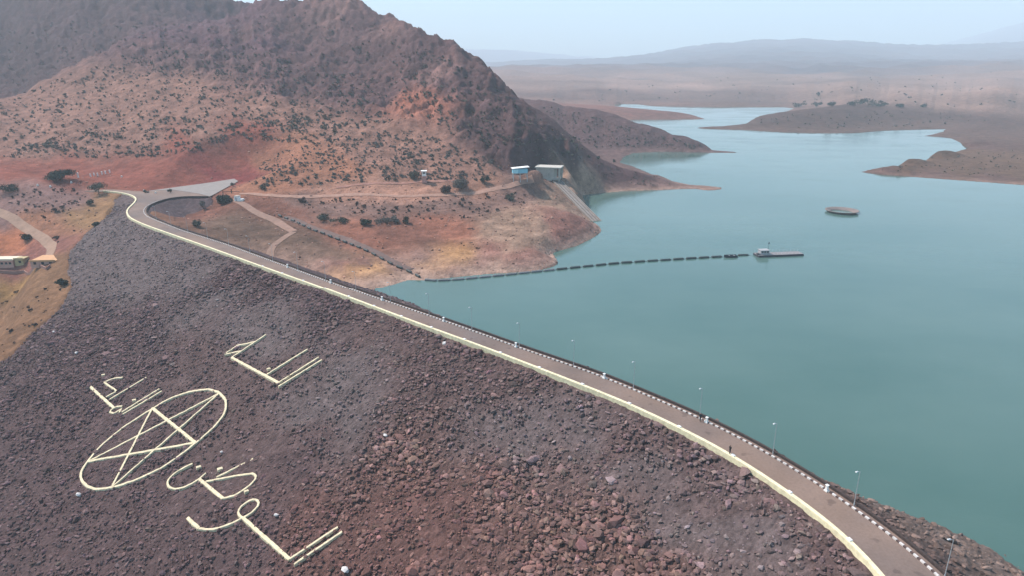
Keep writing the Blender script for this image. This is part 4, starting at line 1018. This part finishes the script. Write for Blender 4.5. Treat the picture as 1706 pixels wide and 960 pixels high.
T('thin_tree', 339, 348, 11, 15, 'thin dark tree rising inside the curved fill slope', M_leafb, 4, n=420, leaf=.28, lobes=6, base=.2)
T('round_bush', 330, 377, 20, 12, 'green round bush inside the road curve with a pale speck in it', M_leafg, 5, n=900, leaf=.3, lobes=9, trunk=False, cat='bush', base=.05)
T('small_shrub', 243.5, 320.5, 8, 7, 'left dark shrub planted on the junction', M_leafd, 6, n=260, leaf=.26, lobes=5, trunk=False, cat='shrub', base=.05, loc=(*un(243.5, 320.5, 0), 0))
T('small_shrub', 284.5, 320.5, 8, 7, 'right dark shrub planted on the junction', M_leafd, 7, n=260, leaf=.26, lobes=5, trunk=False, cat='shrub', base=.05, loc=(*un(284.5, 320.5, 0), 0))
T('small_tree', 388, 311, 10, 8, 'small tree just behind the dark barrier bar', M_leafg, 8, n=320, leaf=.28, lobes=5, base=.25)
T('round_bush', 150, 341, 15, 9, 'dark green bush on the grey ground left of the road end', M_leafd, 9, n=520, leaf=.3, lobes=7, trunk=False, cat='bush', base=.05)
T('round_bush', 158, 377, 16, 8, 'dark bush on the edge between yellow grass and rubble', M_leafd, 10, n=520, leaf=.28, lobes=7, trunk=False, cat='bush', base=.05)
T('dense_tree', 44, 400, 17, 13, 'dark dense tree beside the pale dirt track on the left', M_leafd, 11, n=900, leaf=.28, lobes=9, trunk=False, base=.06)
T('round_bush', 105, 475, 19, 12, 'very dark round bush where the sandy plain meets the rubble', M_leafd, 12, n=1400, leaf=.24, lobes=9, trunk=False, cat='bush', base=.05)
T('low_hedge', 12, 318, 40, 11, 'long dark hedge clump at the left edge of the grey ground', M_leafd, 13, n=1100, leaf=.34, lobes=14, trunk=False, cat='hedge', base=.05)
T('round_bush', 93, 352, 10, 7, 'squat brown bush at the upper edge of the yellow field', M_leafr, 14, n=380, leaf=.28, lobes=5, trunk=False, cat='bush', base=.05)
T('round_bush', 94, 396.5, 13, 5, 'flat dark bush right of the pale dirt track', M_leafr, 15, n=380, leaf=.26, lobes=6, trunk=False, cat='bush', base=.05)
T('round_tree', 742, 321, 17, 14, 'round dark brown tree beside the upper dirt track', M_leafr, 16, n=1300, leaf=.3, lobes=9, trunk=False, base=.08)
T('grey_tree', 767, 314, 31, 20, 'large grey brown tree behind the upper dirt track', M_leafb, 17, n=1900, leaf=.34, lobes=13, trunk=False, base=.06)
T('grey_tree', 808, 306, 15, 14, 'dark grey tree between the large grey tree and the blue cabin', M_leafd, 18, n=620, leaf=.32, lobes=7, base=.15)
T('grey_tree', 691, 297, 20, 13, 'grey green tree just left of the guard tower', M_leafg, 19, n=760, leaf=.34, lobes=8, trunk=False, base=.08)
T('round_bush', 851, 332, 19, 11, 'green bush on the bank below the blue cabin', M_leafg, 20, n=760, leaf=.3, lobes=8, trunk=False, cat='bush', base=.05)
T('round_bush', 504, 337, 14, 9, 'brown bush just under the upper dirt track near its left end', M_leafr, 21, n=480, leaf=.3, lobes=6, trunk=False, cat='bush', base=.05)
T('round_bush', 440, 314, 17, 10, 'olive bush above the left end of the upper dirt track', M_leafg, 22, n=520, leaf=.3, lobes=7, trunk=False, cat='bush', base=.05)
T('tamarisk', 608, 374, 20, 12, 'darkest green tamarisk in the thicket above the orange bank', M_leafd, 23, n=950, leaf=.28, lobes=8, trunk=False, base=.05)
T('tamarisk', 679, 371, 15, 13, 'upright tamarisk at the right end of the thicket', M_leafg, 24, n=620, leaf=.28, lobes=6, trunk=False, base=.05)
for k, (u, v, wp, lb) in enumerate([(535,366,26,'low green tamarisk at the left end of the thicket'), (566,370,34,'wide green tamarisk left of the darkest one in the thicket'), (640,370,30,'wide pale tamarisk right of the darkest one in the thicket'), (660,369,18,'pale tamarisk next to the upright one in the thicket')]):
    T('tamarisk', u, v, wp, 10, lb, M_leafg if k < 2 else M_leafb, 30 + k, n=760, leaf=.3, lobes=9, trunk=False, base=.05)
T('grey_tree', 683, 262, 14, 9, 'grey tree on the lower mountainside above the guard tower', M_leafb, 41, n=420, leaf=.36, lobes=6, trunk=False, base=.05)
T('round_bush', 908, 277, 8, 6, 'dark bush at the foot of the dark ridge behind the gate house', M_leafd, 44, n=260, leaf=.3, lobes=5, trunk=False, cat='bush', base=.05)
for k, (u, v, wp, hp, lb) in enumerate([(996,267,6,8,'lone thin tree on the skyline right of the dark ridge'), (1022,271,7,7,'round tree on the shore skyline behind the spit')]):
    T('shore_tree', u, v, wp, hp, lb, M_leafd, 50 + k, n=260, leaf=.34, lobes=5, base=.2)
# far trees on the right peninsula
for k, (u, v, wp, hp, lb) in enumerate([(1330,178,22,9,'leftmost hazy tree on the far wooded point'), (1360,178,16,10,'hazy tree second from the left on the far wooded point'), (1385,177,14,9,'hazy tree just left of the large grove on the far point'),
        (1425,176,24,14,'left part of the large hazy grove on the far point'), (1446,176,30,14,'tall middle of the large hazy grove on the far point'), (1468,177,18,10,'right part of the large hazy grove on the far point'), (1497,178,14,7,'small hazy tree right of the large grove on the far point'), (1540,178,12,6,'faint small tree far right of the large grove on the far point'), (1363,160,6,8,'tiny faint tree on the far pink slope above the wooded point')]):
    T('far_tree', u, v, wp, hp, lb, M_leafd, 60 + k, n=420, leaf=.9, lobes=7, trunk=False, base=.06)
# shrubs in view: the largest ones are individuals, the thousands beyond are one object
zones = [([(0,262),(60,235),(160,250),(330,235),(400,200),(560,190),(560,240),(430,235),(360,250),(240,262),(120,262)], 900, .85, 'g'),
         ([(0,170),(140,115),(260,75),(400,75),(620,130),(700,190),(560,230),(400,215),(200,250),(0,255)], 2600, .95, 'g'),
         ([(440,262),(560,225),(700,215),(830,268),(845,300),(700,300),(560,305),(440,312),(400,300)], 1500, .8, 'b'),
         ([(640,140),(700,70),(880,180),(985,265),(900,268),(760,230)], 800, .9, 'g'),
         ([(360,30),(520,10),(640,40),(700,90),(640,130),(420,90)], 350, .8, 'g'),
         ([(0,40),(330,20),(400,70),(240,70),(120,110),(0,150)], 300, 1.1, 'g'),
         ([(480,332),(700,330),(880,318),(870,345),(760,368),(520,356)], 260, .7, 'r'),
         ([(30,318),(120,312),(150,330),(110,358),(30,352),(10,335)], 110, .7, 'r'),
         ([(0,485),(110,480),(90,515),(20,585),(0,590)], 34, .75, 'r'),
         ([(60,355),(170,345),(150,385),(90,385)], 26, .6, 'r'),
         ([(900,175),(980,190),(1100,225),(1200,250),(1060,245),(960,250),(930,210)], 500, .9, 'g'),
         ([(1000,272),(1060,285),(1190,311),(1060,308),(980,290)], 120, .5, 'g'),
         ([(1240,205),(1330,185),(1560,185),(1690,200),(1500,212),(1330,214)], 220, 1.2, 'g'),
         ([(1450,284),(1570,252),(1700,250),(1700,295),(1560,290)], 160, .7, 'g'),
         ([(880,150),(1000,130),(1300,125),(1500,130),(1700,115),(1700,175),(1560,178),(1300,172),(900,168)], 200, 2.0, 'g'),
         ([(880,380),(940,365),(960,400),(860,435),(780,440),(760,400)], 40, .35, 'r')]
rs = np.random.default_rng(99)
cutp = np.array([(240,315),(300,275),(350,240),(400,228),(440,236),(440,265),(425,300),(350,312)], float)
cand = []
for poly, cnt, size, kind in zones:
    poly = np.array(poly, float); n_ = 0
    lo, hi = poly.min(0), poly.max(0)
    for _try in range(60):
        if n_ >= cnt: break
        uu = rs.uniform(lo[0], hi[0], 400); vv_ = rs.uniform(lo[1], hi[1], 400); ok = inpoly(uu, vv_, poly)
        for a, b in zip(uu[ok], vv_[ok]):
            if n_ >= cnt: break
            if cutp.size and inpoly(np.array([a]), np.array([b]), cutp)[0]: continue
            if perlin(np.array([a / 22]), np.array([b / 12]), 70)[0] + rs.uniform(-.6, .6) < -.05: continue
            g = march(a, b, zsurf)
            if g is None or (g[2] < WZ + 1.2 and not (g[1] < 345 and g[0] < -140)): continue
            s = size * (.42 + 1.25 * rs.random() ** 2.4); d = math.hypot(g[1], H)
            cand.append((s / d, g, s, (kind if kind != 'g' else 'gbs'[int(rs.choice(3, p=(.42, .36, .22)))]), zones.index((poly, cnt, size, kind)) if False else 0)); n_ += 1
# stretch of slope each big shrub belongs to, for its label
cand.sort(key=lambda t: -t[0])
variants = {}
for kd, m in (('g', M_leafg), ('b', M_leafb), ('s', M_leafs), ('r', M_leafr)):
    variants[kd] = [np_mesh('shrub', *crown_np(2.0, 1.25, 46, .34, 5, np.random.default_rng(200 + i + ord(kd)), .04), m) for i in range(4)]
    for me in variants[kd]: me.materials.clear(); me.materials.append(m)
lab = {'s': ('low pale straw coloured dry shrub dotted on the mountainside', 'dry straw coloured shrubs of the mountainside'), 'g': ('low grey green shrub dotted on the mountainside scrub', 'grey green shrubs of the mountainside'), 'b': ('low ash grey shrub dotted on the foot slopes of the mountain', 'ash grey shrubs of the foot slopes'), 'r': ('low brown shrub dotted on the dry flats below the mountain', 'brown shrubs of the dry flats')}
cnt = {'g': 0, 'b': 0, 's': 0, 'r': 0}; rest = []
for t in cand:
    if cnt[t[3]] < 72:
        cnt[t[3]] += 1; o = new_obj('shrub', variants[t[3]][rs.integers(0, 4)]); o.location = (t[1][0], t[1][1], t[1][2] - .1); o.rotation_euler = (0, 0, rs.uniform(0, 6)); s = t[2]; o.scale = (s * rs.uniform(.85, 1.2), s, s * rs.uniform(.75, 1.15))
        tag(o, lab[t[3]][0], 'shrub', lab[t[3]][1])
    else: rest.append(t)
for kd, m in (('g', M_leafg), ('b', M_leafb), ('s', M_leafs), ('r', M_leafr)):
    VV = []; FF = []; n_ = 0
    for t in [t for t in rest if t[3] == kd]:
        V, Fc = crown_np(2.0 * t[2], 1.25 * t[2], 26, .42 * t[2], 4, rs, .04); VV.append(V + np.array([t[1][0], t[1][1], t[1][2] - .1])); FF.append(Fc + n_); n_ += len(V)
    if VV: tag(big_mesh('scrub', np.vstack(VV), np.vstack(FF), m), kind='stuff')

# ------------------------------------------------------------------ people
def person(loc, rz, label, top, legs_c, pose):
    o = thing('person', loc, label, 'person', rz)
    J = {'pel': (0, 0, .95, .13), 'bel': (0, 0, 1.10, .125), 'che': (0, .01, 1.32, .15), 'nek': (0, .02, 1.48, .06), 'hd0': (0, .03, 1.58, .085), 'hd1': (0, .03, 1.70, .075),
         'shL': (-.19, .0, 1.42, .065), 'elL': (-.25, pose[0], 1.15, .048), 'haL': (-.22, pose[0] + pose[1], .94, .038), 'shR': (.19, .0, 1.42, .065), 'elR': (.25, -pose[0], 1.15, .048), 'haR': (.22, -pose[0] + pose[1], .94 + pose[3], .038),
         'hiL': (-.09, 0, .90, .10), 'knL': (-.10, pose[2] + .03, .50, .065), 'anL': (-.10, pose[2] - .02, .08, .045), 'toL': (-.11, pose[2] + .15, .04, .04), 'hiR': (.09, 0, .90, .10), 'knR': (.10, -pose[2] + .05, .50, .065), 'anR': (.10, -pose[2] - .04, .08, .045), 'toR': (.11, -pose[2] + .14, .04, .04)}
    E_ = [('pel', 'bel'), ('bel', 'che'), ('che', 'nek'), ('nek', 'hd0'), ('hd0', 'hd1'), ('che', 'shL'), ('shL', 'elL'), ('elL', 'haL'), ('che', 'shR'), ('shR', 'elR'), ('elR', 'haR'), ('pel', 'hiL'), ('hiL', 'knL'), ('knL', 'anL'), ('anL', 'toL'), ('pel', 'hiR'), ('hiR', 'knR'), ('knR', 'anR'), ('anR', 'toR')]
    ks = list(J); me = bpy.data.meshes.new('body'); me.from_pydata([J[k][:3] for k in ks], [(ks.index(a), ks.index(b)) for a, b in E_], [])
    ob = new_obj('body', me, o); ob.modifiers.new('skin', 'SKIN'); sv = me.skin_vertices[0].data
    for k, s_ in zip(ks, sv): s_.radius = (J[k][3], J[k][3]); s_.use_root = (k == 'pel')
    sb = ob.modifiers.new('sub', 'SUBSURF'); sb.levels = 1; sb.render_levels = 1
    dg = bpy.context.evaluated_depsgraph_get(); m2 = bpy.data.meshes.new_from_object(ob.evaluated_get(dg)); ob.modifiers.clear(); ob.data = m2
    m2.materials.clear()
    for m_ in (top, legs_c, M_skin, M_hair): m2.materials.append(m_)
    for p_ in m2.polygons:
        c_ = p_.center; p_.material_index = 2 if c_.z > 1.50 or (abs(c_.x) > .17 and c_.z < 1.0 and c_.z > .8) else (0 if c_.z > .93 else 1); p_.use_smooth = True
        if c_.z > 1.66 or (c_.z > 1.57 and c_.y < -.0): p_.material_index = 3
    return o
M_skin = simple('skin', (.30, .17, .11), .6, .05, 3); M_hair = simple('hair', (.015, .012, .010), .7, .1, 8)
M_cl1 = simple('dark_jacket', (.020, .022, .028), .9, .2, 5); M_cl2 = simple('dark_trousers', (.028, .028, .034), .9, .2, 5); M_cl3 = simple('dark_shirt', (.035, .030, .030), .9, .2, 5)
g = un(1166.3, 703, 0); person((g[0], g[1], 0.0), R_(150), 'person in dark clothes walking on the road beside the painted kerb', M_cl1, M_cl2, (.06, .05, .18, 0))
g = un(1215.5, 757.5, .4); person((g[0], g[1], .40), R_(-60), 'person in dark clothes standing on the cream parapet, one hand raised', M_cl3, M_cl1, (.03, .12, .06, .35))

# ------------------------------------------------------------------ light, sky, haze
SUN_AZ, SUN_EL = R_(-62), R_(50)
w = bpy.data.worlds.new('World'); scene.world = w; w.use_nodes = True; nt = w.node_tree
sky = nt.nodes.new('ShaderNodeTexSky'); sky.sky_type = 'NISHITA'; sky.sun_disc = False; sky.sun_elevation = SUN_EL; sky.sun_rotation = SUN_AZ
sky.altitude = 300; sky.air_density = 1.0; sky.dust_density = 1.5; sky.ozone_density = 1.0
bgn = nt.nodes['Background']; gt_ = nt.nodes.new('ShaderNodeRGB'); gt_.outputs[0].default_value = (.80, 1.0, .97, 1)
nt.links.new(mult(nt, sky.outputs[0], gt_.outputs[0]), bgn.inputs['Color']); bgn.inputs['Strength'].default_value = 0.15
sl = bpy.data.lights.new('sun', 'SUN'); sl.energy = 3.9; sl.angle = R_(1.5); sl.color = (1.0, .86, .80)
so = bpy.data.objects.new('sun', sl); col.objects.link(so)
dirv = Vector((math.sin(SUN_AZ) * math.cos(SUN_EL), math.cos(SUN_AZ) * math.cos(SUN_EL), math.sin(SUN_EL)))
so.rotation_euler = dirv.to_track_quat('Z', 'Y').to_euler(); so.location = (-300, 200, 500)
zlo = min(float(zg.min()), -110.0) - 1; ztop = max(float(zg.max()), H) + 15
me = MB().box((0, 5700, (zlo + ztop) / 2), (30000, 12200, ztop - zlo)).mesh('haze')
hz = new_obj('haze', me); hm = bpy.data.materials.new('haze'); hm.use_nodes = True; hm.node_tree.nodes.clear()
ou = hm.node_tree.nodes.new('ShaderNodeOutputMaterial'); pv = hm.node_tree.nodes.new('ShaderNodeVolumePrincipled')
pv.inputs['Density'].default_value = 0.00022; pv.inputs['Color'].default_value = (.78, .91, 1.0, 1); pv.inputs['Anisotropy'].default_value = 0.0
hm.node_tree.links.new(pv.outputs[0], ou.inputs['Volume']); me.materials.append(hm); tag(hz, kind='stuff')
scene.view_settings.view_transform = 'Standard'; scene.view_settings.look = 'None'; scene.view_settings.exposure = 0.70; scene.view_settings.gamma = 1.0
scene.cycles.max_bounces = 6; scene.cycles.diffuse_bounces = 2; scene.cycles.glossy_bounces = 2; scene.cycles.volume_bounces = 3
